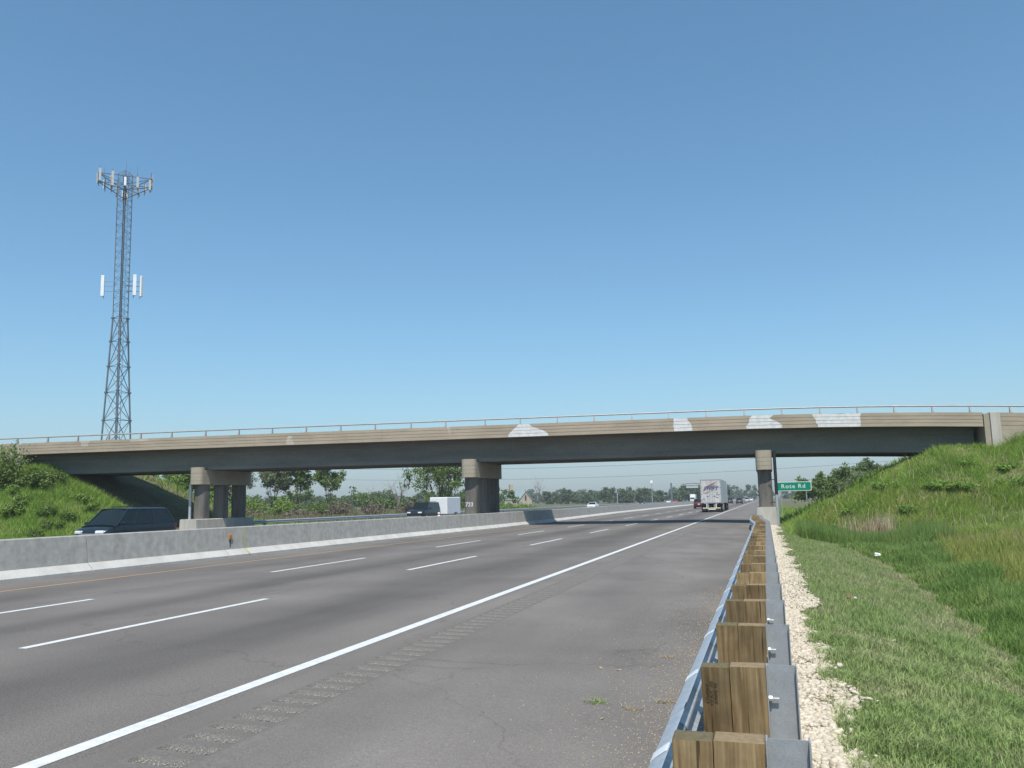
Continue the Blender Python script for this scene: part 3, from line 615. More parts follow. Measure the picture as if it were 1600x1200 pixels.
# top platform: a triangle of pipes, panels on each side
ANP = [R(a) for a in (132, 252, 12)]; RP = 3.75
def pp(i, z, r=RP): return Vector((r*math.cos(ANP[i % 3]), r*math.sin(ANP[i % 3]), z))
fr = MB()
for i in range(3):
    for z in (43.9, 45.1): fr.tube(pp(i, z), pp(i+1, z), .06, n=6)
    fr.tube(pp(i, 43.9), (0, 0, 43.9), .06, n=6); fr.tube(pp(i, 45.1), (0, 0, 44.6), .05, n=6)
    m_ = (pp(i, 43.9)+pp(i+1, 43.9))/2; fr.tube(m_, (0, 0, 44), .05, n=6)
fr.build('platform_frame', M_TOWER, tw)
for i in range(3):
    a, b_ = pp(i, 44.4), pp(i+1, 44.4); out = (a+b_).normalized(); out.z = 0
    rzp = math.atan2(out.y, out.x)+R(90)
    for q, t in enumerate((.04, .27, .5, .73, .96)):
        c = a.lerp(b_, t)+out*.10; hgt = (1.4, 1.7, 2.0, 1.2, 1.5)[(q+i) % 5]; low = (.8, .9, .4, .9, .7)[(q+2*i) % 5]
        MB().tube(c+Vector((0, 0, -low-.35)), c+Vector((0, 0, hgt-low+.35)), .045, n=6).build('antenna_pipe', M_TOWER, tw)
        MB().box(-.15, .15, -.19, -.06, -low, hgt-low, c=.02).build('panel_antenna', M_ANT if (q+i) % 3 == 0 else M_ANTG, tw, loc=c, rot=(0, 0, rzp))
for x, y, z, h in ((-2.2, -1.4, 45.2, 1.6), (1.2, -1.2, 45.2, 1.9), (2.3, -.4, 45.2, 1.5), (-.2, 1.0, 45.6, 1.7), (-3.0, .3, 45.0, 1.3)):
    MB().tube((x, y, z), (x, y, z+h), .04, .02, n=5).build('whip_antenna', M_TOWER, tw)
MB().box(-.2, .2, -.16, .16, 44.6, 45.9, c=.03).build('beacon_box', M_DARK, tw)
for (x, y, rz_a) in ((-2.0, -1.1, 25), (1.9, .2, 40), (2.25, 1.05, 95)):
    t_ = Vector((x, y, 0)); n_ = Vector((x*.32, y*.32, 0))
    MB().box(-.20, .20, -.13, .10, 29.2, 32.0, c=.04).build('panel_antenna', M_ANT, tw, loc=(x, y, 0), rot=(0, 0, R(rz_a)))
    ar = MB()
    for z in (29.9, 30.6, 31.2): ar.tube(t_+Vector((0, 0, z)), n_+Vector((0, 0, z)), .035, n=5)
    ar.tube((x*.93, y*.93, 28.9), (x*.93, y*.93, 31.9), .045, n=6); ar.build('antenna_arm', M_TOWER, tw)

# ------------------------------------------------------------------ vehicles
PAINT = {}
def paint(name, c):
    if name not in PAINT: PAINT[name] = mat('paint_'+name, c, tuple(x*.92 for x in c), 2, .38, .1, coat=.35, spec=.4)
    return PAINT[name]
def wheel(parent, x, y, r, w_=.2):
    t = MB(); n = 18; s_ = 1 if x > 0 else -1
    prof = [(-w_/2, r*.62), (-w_/2, r*.92), (-w_*.32, r), (w_*.32, r), (w_/2, r*.92), (w_/2, r*.62)]
    vs = []; fs = []
    for k in range(n):
        a = 2*math.pi*k/n
        for px, pr in prof: vs.append((px, pr*math.cos(a), pr*math.sin(a)))
    m_ = len(prof)
    for k in range(n):
        for j in range(m_-1): fs.append((k*m_+j, k*m_+j+1, ((k+1) % n)*m_+j+1, ((k+1) % n)*m_+j))
    tyre = t.add(vs, fs).build('wheel', M_TYRE, parent, smooth=40, loc=(x, y, r))
    rm = MB(); rm.tube((-w_*.46, 0, 0), (w_*.46, 0, 0), r*.63, n=16); rm.tube((s_*w_*.46, 0, 0), (s_*w_*.52, 0, 0), r*.2, n=8); rm.build('rim', M_RIM, tyre, smooth=40)
def loft(mb, stations):
    n = len(stations[0][1]); vs = []; fs = []
    for y, row in stations:
        vs += [(x, y, z) for x, z in row]
    for k in range(len(stations)-1):
        for i in range(n-1): fs.append((k*n+i, k*n+i+1, (k+1)*n+i+1, (k+1)*n+i))
        fs.append((k*n+n-1, k*n, (k+1)*n, (k+1)*n+n-1))
    fs += [tuple(range(n)), tuple(range((len(stations)-1)*n, len(stations)*n))[::-1]]
    return mb.add(vs, fs)
def car(name, label, cat, loc, rz, col, spec, group=None, small=False):
    """front of the car is towards -y of its own frame"""
    L, W, H, belt, hood, gf0, gf1, gr1, gr0, inset = spec['dims']
    t = thing(name, label, cat, loc, rz, group); pm = paint(*col); hw = W/2
    def row(w_, zt, zb=.24):
        p = [(w_*.90, zb), (w_*.985, zb+.12), (w_, zb+(zt-zb)*.5), (w_*.985, zb+(zt-zb)*.82), (w_*.93, zt-.025), (w_*.80, zt), (w_*.4, zt+.025), (0, zt+.035)]
        return p+[(-x, z) for x, z in p[-2::-1]]
    st = []
    yF, yR = -L/2, L/2
    for y, ws, zt, zb in ((yF, .74, hood*.66, .36), (yF+.06, .86, hood*.80, .28), (yF+.25, .95, hood*.93, .24), (yF+.6, .985, hood, .22), (gf0-.12, 1, belt-.02, .22), (gf0+.15, 1, belt, .22), (0, 1, belt, .22), (gr0-.3, 1, belt+.01, .22), (min(gr0+.1, yR-.16), .99, spec.get('deck', belt), .24), (yR-.1, .95, spec.get('deck', belt)-.03, .28), (yR, .86, spec.get('deck', belt)*.86, .34)):
        st.append((y, row(hw*ws, zt, zb)))
    body = loft(MB(), st).build('body', pm, t, smooth=50)
    # glasshouse
    wb, wt = hw*.93, hw*inset; z0, z1 = belt-.01, H-.06
    bulge = .10
    fb = [(-wb, gf0+.1), (0, gf0-.06), (wb, gf0+.1)]; ft = [(-wt, gf1+.06), (0, gf1-.04), (wt, gf1+.06)]
    rb = [(wb, gr0-.06), (0, gr0+.03), (-wb, gr0-.06)]; rtp = [(wt, gr1-.05), (0, gr1+.02), (-wt, gr1-.05)]
    MB().add([(x, y, z0) for x, y in fb]+[(x, y, z1) for x, y in ft], [(0, 1, 4, 3), (1, 2, 5, 4)]).build('windshield', M_GLASS, t, smooth=60)
    MB().add([(x, y, z0) for x, y in rb]+[(x, y, z1) for x, y in rtp], [(0, 1, 4, 3), (1, 2, 5, 4)]).build('rear_window', M_GLASS, t, smooth=60)
    for s_ in (-1, 1):
        MB().add([(s_*wb, gf0+.1, z0), (s_*wb, gr0-.06, z0), (s_*wt, gr1-.05, z1), (s_*wt, gf1+.06, z1)], [(0, 1, 2, 3)]).build('side_window', M_GLASS, t)
        # pillars proud of the glass
        def pil(ya, yb, w_=.05):
            e = .012
            MB().add([(s_*(wb+e), ya-w_, z0-.02), (s_*(wb+e), ya+w_, z0-.02), (s_*(wt+e), yb+w_, z1+.01), (s_*(wt+e), yb-w_, z1+.01), (s_*(wb-.05), ya-w_, z0-.02), (s_*(wb-.05), ya+w_, z0-.02), (s_*(wt-.05), yb+w_, z1+.01), (s_*(wt-.05), yb-w_, z1+.01)],
                   [(0, 1, 2, 3), (4, 5, 6, 7), (0, 1, 5, 4), (1, 2, 6, 5), (2, 3, 7, 6), (3, 0, 4, 7)]).build('pillar', pm, t)
        pil(gf0+.1, gf1+.06); pil(gr0-.08, gr1-.07, .07)
        for f in spec['pillars']: pil(gf0+(gr0-gf0)*f+.0, gf1+(gr1-gf1)*(f-.02), .045)
        MB().box(-.09, .09, -.06, .07, -.07, .07, c=.03).build('mirror', pm, t, loc=(s_*(hw+.10), gf0+.32, belt+.07))
        lz = hood*.76
        MB().box(-.20, .20, -.05, .16, -.075, .075, c=.03).build('headlight', M_LAMP, t, loc=(s_*hw*.62, yF+.03, lz), rot=(0, 0, s_*R(14)))
        MB().box(-.09, .09, -.07, .03, -.16, .16, c=.03).build('tail_light', M_RED, t, loc=(s_*hw*.80, yR-.0, spec.get('deck', belt)*.80))
        for yw in (yF+L*.19, yR-L*.2): wheel(t, s_*(hw-.10), yw, spec.get('wr', .33))
    e = .02
    rf = [(yy, zz) for yy, zz in ()]
    st = [(gf1-.03, [(-wt-e, z1-.01), (-wt*.9, z1+.02), (0, z1+.035), (wt*.9, z1+.02), (wt+e, z1-.01)]), (gf1+.25, [(-wt-e, z1-.005), (-wt*.88, H-.02), (0, H), (wt*.88, H-.02), (wt+e, z1-.005)]),
          (gr1-.2, [(-wt-e, z1-.005), (-wt*.88, H-.02), (0, H), (wt*.88, H-.02), (wt+e, z1-.005)]), (gr1+.04, [(-wt-e, z1-.02), (-wt*.9, z1+.02), (0, z1+.03), (wt*.9, z1+.02), (wt+e, z1-.02)])]
    loft(MB(), st).build('roof', pm, t, smooth=50)
    MB().box(-hw*.52, hw*.52, yF-.012, yF+.1, hood*.52, hood*.70, c=.01).build('grille', M_RIM if spec.get('chrome') else M_DARK, t)
    MB().box(-hw*.80, hw*.80, yF-.06, yF+.2, .34, .50, c=.03).build('bumper', pm if not spec.get('chromeb') else M_RIM, t)
    MB().box(-hw*.80, hw*.80, yR-.2, yR+.06, .38, .56, c=.03).build('bumper', pm, t)
    MB().box(-.15, .15, yR+.005, yR+.02, .70, .85).build('number_plate', M_SIGNW, t)
    if spec.get('rack'):
        for s_ in (-1, 1): MB().tube((s_*wt*.85, gf1+.5, H+.05), (s_*wt*.85, gr1-.3, H+.05), .02, n=6).build('roof_rail', M_DARK, t)
    return t
#            L    W    H    belt hood gf0  gf1   gr1  gr0  inset
VAN = dict(dims=(4.95, 1.98, 1.84, 1.05, .96, -1.78, -.92, 1.90, 2.42, .76), pillars=(.28, .62), chrome=True, rack=True)
SUVB = dict(dims=(5.1, 2.0, 1.95, 1.22, 1.12, -1.10, -.45, 2.25, 2.42, .82), pillars=(.33, .68), chromeb=True, wr=.38, rack=True)
SEDAN = dict(dims=(4.8, 1.82, 1.45, .95, .86, -1.05, -.25, 1.05, 1.75, .74), pillars=(.5,), deck=.98)
SUVS = dict(dims=(4.5, 1.85, 1.72, 1.08, 1.0, -1.15, -.5, 1.9, 2.15, .80), pillars=(.36, .7), wr=.36)
car('minivan', 'dark blue minivan passing behind the concrete median barrier', 'minivan', (-30.2, 34.35, 0), 0, ('navy', (.012, .020, .025)), VAN)
car('van', 'black van towing a white trailer on the opposite road', 'van', (-35.3, 84.0, 0), 0, ('black', (.014, .016, .017)), SUVB)
car('sedan', 'white sedan approaching on the opposite road', 'car', (-35.2, 176, 0), 0, ('white', (.78, .78, .77)), SEDAN)
car('car', 'dark oncoming car with headlights on beside the tall light pole', 'car', (-35.6, 252, 0), 0, ('charcoal', (.03, .035, .04)), SEDAN)
car('sport_utility_vehicle', 'dark red sport utility vehicle driving away left of the truck', 'car', (-11.2, 152, 0), R(180), ('maroon', (.07, .012, .016)), SUVS)
for i, (x, y, rz, col, sp_, lb) in enumerate((
        (-40.6, 372, 0, ('white', (.78, .78, .77)), SEDAN, 'tiny white oncoming car far down the opposite road'),
        (-38.5, 378, 0, ('red', (.42, .03, .03)), SEDAN, 'tiny red oncoming car far down the opposite road'),
        (-7.2, 250, R(180), ('charcoal', (.03, .035, .04)), SUVS, 'dark car far ahead in the right lane beyond the truck'),
        (-10.6, 268, R(180), ('black', (.014, .016, .017)), SUVS, 'black car far ahead in the middle lane beyond the truck'),
        (-6.8, 330, R(180), ('silver', (.45, .46, .47)), SUVS, 'silver car far ahead near the right edge line'),
        (-6.6, 420, R(180), ('white', (.78, .78, .77)), SUVS, 'distant white car close to the vanishing point of the road'),
        (-10.9, 470, R(180), ('silver', (.45, .46, .47)), SEDAN, 'most distant silver car near the horizon'),
        (-36.0, 402, 0, ('charcoal', (.03, .035, .04)), SUVS, 'distant dark oncoming car beside the white box truck'))):
    car('car', lb, 'car', (x, y, 0), rz, col, sp_)

# cargo trailer behind the black van
ct = thing('cargo_trailer', 'white enclosed cargo trailer behind the black van', 'trailer', (-35.3, 90.4, 0))
mw = mat('trailer_white', (.80, .80, .79), (.74, .74, .73), 1.5, .4, coat=.3)
MB().box(-1.05, 1.05, -2.1, 2.1, .55, 2.45, c=.06).build('body', mw, ct)
MB().box(-1.06, 1.06, -2.06, 2.06, .50, .60).build('side_trim', M_RIM, ct)
MB().prism([(-.10, -2.15), (.10, -2.15), (.03, -3.5), (-.03, -3.5)], [((0, 0, .5), (1, 0, 0), (0, 1, 0)), ((0, 0, .58), (1, 0, 0), (0, 1, 0))]).build('drawbar', M_DARK, ct)
MB().box(-1.0, 1.0, 2.11, 2.13, .62, 2.35).build('rear_door', mw, ct)
for x in (-1.0, 1.0):
    wheel(ct, x*.98, .5, .33); MB().box(x*1.05-.1, x*1.05+.1, .05, .95, .68, .74, c=.02).build('fender', M_DARK, ct)
    MB().box(x*.9-.08, x*.9+.08, 2.10, 2.15, .62, .75).build('tail_light', M_RED, ct)

# semi trailer truck seen from behind
tr = thing('semi_truck', 'white semi trailer truck driving away in the right lane', 'truck', (-6.55, 108.5, 0))
md = mat('trailer_door', (.60, .585, .55), (.46, .445, .42), 1.6, .55, stretch=(2, 1, .6), speck=.06, sscale=8)
mo = mat('trailer_side', (.55, .55, .54), (.47, .47, .46), 1.0, .5, .2)
bw = 1.29
MB().box(-bw, bw, .06, 15.9, 1.12, 4.08).build('trailer_box', mo, tr)
frm = MB(); frm.box(-bw, -bw+.09, 0, .058, 1.1, 4.1); frm.box(bw-.09, bw, 0, .058, 1.1, 4.1); frm.box(-bw+.092, bw-.092, 0, .058, 3.99, 4.1); frm.box(-bw+.092, bw-.092, 0, .058, 1.1, 1.20)
frm.build('door_frame', M_STEEL, tr)
for s_ in (-1, 1):
    d = MB().box(min(s_*.012, s_*1.195), max(s_*.012, s_*1.195), .012, .055, 1.21, 3.98).build('cargo_door', md, tr)
    for x in (.16, .42): MB().tube((s_*x, -.02, 1.16), (s_*x, -.02, 4.02), .022, n=6).build('lock_rod', M_GALV, d)
    MB().box(s_*.42-.12, s_*.42+.14, -.05, -.02, 2.0, 2.06).build('lock_handle', M_GALV, d)
    for z in (1.5, 2.3, 3.1, 3.8): MB().box(min(s_*1.10, s_*1.24), max(s_*1.10, s_*1.24), -.025, .01, z, z+.07).build('hinge', M_GALV, d)
    MB().box(s_*.85-.28, s_*.85+.28, .3, .33, .12, .95).build('mud_flap', M_TYRE, tr)
    MB().box(s_*.58-.05, s_*.58+.05, .02, .10, .56, 1.10).build('bumper_upright', M_GALVB, tr)
    MB().box(s_*1.05-.14, s_*1.05+.14, -.02, .0-.001, 1.12, 1.19).build('tail_light', M_RED, tr)
    for yw in (1.3, 2.55):
        for off in (0, .33): wheel(tr, s_*(1.14-off), yw, .51, .27)
mbm = mat('bumper_stripe', (.72, .62, .35), (.62, .55, .36), 3, .5)
MB().box(-1.1, 1.1, .0, .10, .46, .58).build('underride_bar', mbm, tr)
MB().box(-.35, .45, .34, .36, .30, .42).build('number_plate', M_SIGNW, tr)
MB().box(-.45, .45, .9, 13, .95, 1.11).build('chassis', M_DARK, tr)
# lettering and swoosh on the doors
mb_ = mat('decal_blue', (.07, .075, .20), (.10, .10, .24), 3, .5); mr_ = mat('decal_red_brown', (.30, .13, .10), (.36, .17, .12), 3, .5)
text_mesh('lettering', 'SWIFT', .62, mb_, tr, (-.05, -.048, 2.98), (R(90), 0, 0), .002, shear=.45, bold=.012)
def swoosh(pts, wd, m):
    vs = []; fs = []
    for i, (x, z) in enumerate(pts):
        f = math.sin(math.pi*min(1, (i+.6)/len(pts))); vs += [(x, -.046, z+wd*f), (x, -.046, z-wd*f*.6)]
    for i in range(len(pts)-1): fs.append((2*i, 2*i+2, 2*i+3, 2*i+1))
    MB().add(vs, fs).build('swoosh', m, tr, recalc=False)
swoosh([(-1.0, 2.62), (-.75, 2.95), (-.4, 3.2), (0, 3.42), (.4, 3.62), (.85, 3.8)], .09, mr_)
swoosh([(-.55, 3.22), (-.1, 3.22), (.3, 3.30), (.8, 3.45)], .06, mr_)
swoosh([(-.95, 2.45), (-.6, 2.40), (-.2, 2.62), (0, 2.75)], .05, mr_)
swoosh([(-1.1, 1.55), (-.9, 1.85), (-.75, 1.6), (-.7, 1.4)], .16, mat('decal_grey', (.42, .43, .47), (.5, .5, .53), 3, .5))
for z, w_ in ((2.35, .30), (2.12, .42), (1.78, .26)): MB().box(.62, .62+w_, .004, .0105, z, z+.07).build('notice_plate', M_DARK, tr)
# tractor ahead of the trailer
cabm = paint('white', (.78, .78, .77))
cb = MB().box(-1.22, 1.22, 16.6, 19.0, 1.0, 3.75, c=.12).build('cab', cabm, tr)
MB().prism([(16.7, 3.7), (18.4, 3.7), (16.9, 4.05), (16.7, 4.05)], [((-1.05, 0, 0), (0, 1, 0), (0, 0, 1)), ((1.05, 0, 0), (0, 1, 0), (0, 0, 1))]).build('roof_fairing', cabm, tr)
MB().box(-.95, .95, 19.0, 21.0, .9, 2.2, c=.12).build('hood', cabm, tr)
for s_ in (-1, 1):
    MB().box(s_*1.48-.10, s_*1.48+.10, 18.7, 18.85, 2.15, 2.95, c=.02).build('mirror', M_DARK, tr)
    MB().tube((s_*1.2, 18.8, 2.5), (s_*1.45, 18.8, 2.5), .03, n=6).build('mirror_arm', M_DARK, tr)
    for yw in (14.6, 15.9, 20.2): wheel(tr, s_*1.05, yw, .51, .30)

# distant white box truck coming the other way
bt = thing('box_truck', 'distant white box truck on the opposite road under the gantry', 'truck', (-33.6, 415, 0))
MB().box(-1.25, 1.25, -2.0, 5.0, 1.0, 3.9, c=.04).build('cargo_box', mw, bt)
MB().box(-1.1, 1.1, -4.2, -2.05, .5, 2.6, c=.15).build('cab', cabm, bt); MB().box(-.95, .95, -4.22, -4.19, 1.6, 2.3).build('windshield', M_GLASS, bt)
for s_ in (-1, 1):
    for yw in (-3.4, 3.2): wheel(bt, s_*.98, yw, .45)

# ------------------------------------------------------------------ roadside furniture in the distance
lp = thing('light_pole', 'tall white topped light pole beside the opposite road', 'light pole', (-47.5, 370, 0))
MB().tube((0, 0, -.6), (0, 0, 8.6), .17, .11, n=8).build('pole', M_GALV, lp, smooth=40)
MB().box(-.5, .5, -.5, .5, 8.5, 9.9, c=.2).build('lamp_head', M_ANT, lp)
gt = thing('sign_gantry', 'distant overhead sign gantry truss above the opposite road', 'sign gantry', (-44.3, 420, 0))
MB().tube((0, 0, -.6), (0, 0, 9.7), .5, .42, n=8).build('column', M_TOWER, gt, smooth=40)
MB().tube((26, 0, -.6), (26, 0, 9.7), .3, .28, n=8).build('column', M_GALV, gt, smooth=40)
for z in (8.4, 9.6): MB().tube((0, 0, z), (26, 0, z), .10, n=6).build('chord', M_GALV, gt)
for k in range(13): MB().tube((2*k, 0, 8.4 if k % 2 else 9.6), (2*k+2, 0, 9.6 if k % 2 else 8.4), .05, n=5).build('truss_brace', M_GALV, gt)
MB().box(7.2, 13.0, .2, .35, 7.0, 9.9).build('sign_panel', M_ANTG, gt)
g2 = thing('road_sign', 'tiny green sign far down the right roadside beside the pier', 'sign', (1.0, 330, 0))
MB().box(-1.4, 1.4, -.05, 0, 4.6, 7.3).build('panel', M_SIGN, g2)
for x in (-.9, .9): MB().box(x-.06, x+.06, .002, .12, -.5, 6.8).build('post', M_GALV, g2)
mk = tag(MB().box(-.12, .12, -.06, .06, -.4, 4.6, c=.02).build('marker_post', M_GALV, None, loc=(-56, 330, 0)), 'pale grey marker post in front of the distant treeline', 'post')

# power line over the road beyond the bridge
def pole(x, y, label):
    t = thing('utility_pole', label, 'utility pole', (x, y, 0), 0, 'poles of the power line')
    MB().tube((0, 0, -1), (0, 0, 17), .2, .14, n=8).build('pole', M_BARK, t, smooth=40)
    for z in (16.3, 12.6): MB().box(-.08, .08, -1.2, 1.2, z-.1, z+.1).build('cross_arm', M_BARK, t)
    for z in (16.4, 12.7):
        for yy in (-1, 1): MB().tube((0, yy, z), (0, yy, z+.28), .06, n=6).build('insulator', M_ANTG, t)
pole(-185, 236, 'utility pole at the left end of the power line behind the trees'); pole(62, 262, 'utility pole at the right end of the power line behind the embankment')
for nm, z0, sag in (('upper', 16.6, 4.6), ('lower', 12.9, 4.2)):
    for dy, wh in ((-1, 'near'), (1, 'far')):
        q = MB(); pts = []
        for k in range(25):
            f = k/24; pts.append((-185+247*f, 236+26*f+dy, z0-4*sag*f*(1-f)))
        for a, b_ in zip(pts[:-1], pts[1:]): q.tube(a, b_, .03, n=4, cap=False)
        tag(q.build('overhead_wire', M_TOWER), f'{nm} {wh} thin power wire crossing the sky below the bridge deck', 'wire', 'wires of the power line')

# chapel-like building
ch = thing('gabled_building', 'distant tan gabled building with a pale green roof and square tower', 'building', (-143.5, 505, 0), R(38))
mt = mat('tan_wall', (.50, .40, .29), (.44, .35, .25), 1, .9); mg = mat('pale_green_roof', (.33, .40, .40), (.28, .35, .35), .6, .6)
gp = [(-4.2, 0), (-4.2, 3.4), (0, 8.2), (4.2, 3.4), (4.2, 0)]
MB().prism(gp, [((0, 0, 0), (1, 0, 0), (0, 0, 1)), ((0, 16, 0), (1, 0, 0), (0, 0, 1))]).build('wall', mt, ch)
for s_ in (-1, 1): MB().prism([(0, 8.22), (0, 8.55), (s_*4.9, 2.95), (s_*4.9, 2.62)], [((0, -.5, 0), (1, 0, 0), (0, 0, 1)), ((0, 16.4, 0), (1, 0, 0), (0, 0, 1))]).build('roof', mg, ch)
MB().prism([(-.55, 2.6), (.55, 2.6), (.55, 5.4), (0, 6.4), (-.55, 5.4)], [((0, -.06, 0), (1, 0, 0), (0, 0, 1)), ((0, -.01, 0), (1, 0, 0), (0, 0, 1))]).build('window', M_DARK, ch)
MB().box(-13, -4.3, 3, 12, 0, 3.2).build('side_wing', mt, ch)
MB().prism([(-13.5, 3.2), (-8.6, 6.8), (-3.9, 3.2)], [((0, 2.6, 0), (1, 0, 0), (0, 0, 1)), ((0, 12.4, 0), (1, 0, 0), (0, 0, 1))]).build('wing_roof', mg, ch)
MB().box(-8.4, -6.2, 5, 7.2, 6.0, 12.8).build('tower', mt, ch); MB().box(-9.3, -5.3, 4.1, 8.1, 3.5, 8.0).build('belfry_base', mg, ch)

# ------------------------------------------------------------------ trees and shrubs
def leaf_mesh(cent, rad, per, size, rng, flat=.75):
    """cent (n,3), rad (n,): quads scattered in clumps"""
    n = len(cent)*per; c = np.repeat(cent, per, 0); r = np.repeat(rad, per)
    d = rng.normal(size=(n, 3)); d /= np.linalg.norm(d, axis=1)[:, None]
    p = c+d*(r*rng.random(n)**.45)[:, None]*np.array([1, 1, flat])
    s = size*rng.uniform(.55, 1.25, n)
    a = rng.normal(size=(n, 3)); a /= np.linalg.norm(a, axis=1)[:, None]
    b = np.cross(a, rng.normal(size=(n, 3))); b /= np.linalg.norm(b, axis=1)[:, None]
    a = a*s[:, None]; b = b*(s*.55)[:, None]
    V = np.stack([p-a, p+b*.9-a*.1, p+a, p-b*.9-a*.1], 1).reshape(-1, 3); F = np.arange(n*4).reshape(-1, 4)
    return V, F
def limbs(rng, h, w_, fork, nl, mb, r0, depth=2, spread=.5, top=.9):
    tips = []
    base = Vector((0, 0, -.4)); f = Vector((rng.uniform(-.2, .2), rng.uniform(-.2, .2), h*fork))
    mb.tube(base, f, r0, r0*.75, n=8, cap=False)
    def grow(p, d, ln, r, k):
        pts = p; seg = 3
        for s_ in range(seg):
            d2 = (d+Vector(rng.normal(size=3))*.16+Vector((0, 0, .10))).normalized(); q = pts+d2*ln/seg; r2 = r*(1-.22)
            mb.tube(pts, q, r, r2, n=6 if k else 4, cap=False); 
            if s_ > 0 or k < 2: tips.append(tuple(q))
            if k > 0 and s_ > 0:
                for _ in range(2):
                    dd = (d2+Vector(rng.normal(size=3))*.75).normalized(); grow(q, dd, ln*rng.uniform(.4, .62), r2*.6, k-1)
            pts = q; r = r2; d = d2
        tips.append(tuple(pts))
    for i in range(nl):
        t = 2*math.pi*(i+rng.uniform(-.3, .3))/nl; tilt = rng.uniform(.35, 1)*spread
        d = Vector((math.cos(t)*tilt*w_/h*1.6, math.sin(t)*tilt*w_/h*1.6, 1)).normalized()
        grow(f-Vector((0, 0, rng.uniform(0, h*fork*.35))), d, h*(1-fork)*top*rng.uniform(.7, .95), r0*.55, depth)
    return np.array(tips)
def tree(name, label, cat, loc, h, w_, leaf, seed, fork=.22, nl=5, per=16, size=.22, rc=.75, r0=.22, dens=1.0, group=None, bare=False, crown_from=.2, wood=None):
    rng = np.random.default_rng(seed); z = float(tz(loc[0], loc[1]))
    per = int(per*1.9)
    t = thing(name, label, cat, (loc[0], loc[1], z), rng.uniform(0, 6), group)
    mb = MB(); tips = limbs(rng, h, w_, fork, nl, mb, r0)
    mx = tips[:, 2].max(); k = h/mx if mx > 0 else 1
    rad = np.quantile(np.hypot(tips[:, 0], tips[:, 1]), .93); kx = (w_/2)/max(rad, .1)
    sc = np.array([kx, kx, k]); mb.v = [(x*kx, y*kx, zz*k if zz > 0 else zz) for x, y, zz in mb.v]; tips = tips*sc
    mb.build('trunk' if not cat == 'shrub' else 'stems', wood or M_BARK, t, smooth=60, recalc=False)
    if bare: return t
    tips = tips[tips[:, 2] > h*crown_from]
    if len(tips) > 260*dens: tips = tips[rng.permutation(len(tips))[:int(260*dens)]]
    V, F = leaf_mesh(tips, rng.uniform(.5, 1.25, len(tips))*rc, per, size, rng); np_mesh('crown' if not cat == 'shrub' else 'foliage', V, F, LEAF[leaf], t)
    return t
def shrub(label, loc, h, w_, leaf, seed, group=None, per=60, size=.13, name='shrub', z=None):
    rng = np.random.default_rng(seed); z = float(tz(loc[0], loc[1])) if z is None else z
    t = thing(name, label, 'shrub', (loc[0], loc[1], z-.05), rng.uniform(0, 6), group); mb = MB(); cen = []
    n = max(6, int(9*w_))
    for i in range(n):
        a = rng.uniform(0, 6.28); rr = w_/2*math.sqrt(rng.random()); hh = h*(1-.55*(rr/(w_/2))**2)*rng.uniform(.65, 1.0)
        p = Vector((rr*.35*math.cos(a), rr*.35*math.sin(a), 0)); q = Vector((rr*math.cos(a), rr*math.sin(a), hh)); mb.tube(p, q, .025, .01, n=4, cap=False)
        for f in (.45, .75, 1.0): cen.append(tuple(p.lerp(q, f)))
    mb.build('stems', M_BARK, t, recalc=False)
    cen = np.array(cen); V, F = leaf_mesh(cen, rng.uniform(.18, .34, len(cen))*max(.8, min(h, w_)), max(8, int(per*9/n)), size, rng, .8)
    np_mesh('foliage', V, F, LEAF[leaf], t); return t

tree('cottonwood_tree', 'pale grey green cottonwood right of the left pier', 'tree', (-84, 131), 11.5, 6.5, 'grey', 11, nl=6, per=15, rc=.8, fork=.15)
tree('cottonwood_tree', 'grey green cottonwood partly hidden behind the left pier', 'tree', (-90, 128), 11, 6, 'grey', 12, nl=6, per=14, rc=.8, fork=.15)
tree('cottonwood_tree', 'darker cottonwood at the right edge of the left tree group', 'tree', (-79, 131), 11.8, 5, 'mid', 13, nl=5, per=12, rc=.7, fork=.2)
tree('poplar_tree', 'slim twin topped tree standing alone left of centre under the bridge', 'tree', (-73.2, 131), 11.5, 5.2, 'mid', 14, nl=4, per=13, rc=.72, fork=.2)
tree('willow_tree', 'broad open crowned tree behind the black van and trailer', 'tree', (-53.8, 136), 13.0, 11.0, 'mid', 27, nl=9, per=17, size=.23, rc=1.15, fork=.12, r0=.34)
tree('bare_tree', 'leafless grey tree left of the broad crowned tree', 'tree', (-63.5, 140), 8.0, 6.5, 'mid', 23, nl=6, bare=True, fork=.28, r0=.16, wood=M_DEADW)
tree('bare_tree', 'smaller leafless tree with a dark stem among roadside brush', 'tree', (-69.5, 141), 5.6, 2.5, 'mid', 24, nl=4, bare=True, fork=.4, r0=.13, wood=M_DEADW)
tree('bare_tree', 'leafless tree beside the distant gabled building', 'tree', (-88, 330), 13, 8, 'mid', 25, nl=6, bare=True, fork=.3, r0=.3, wood=M_DEADW)
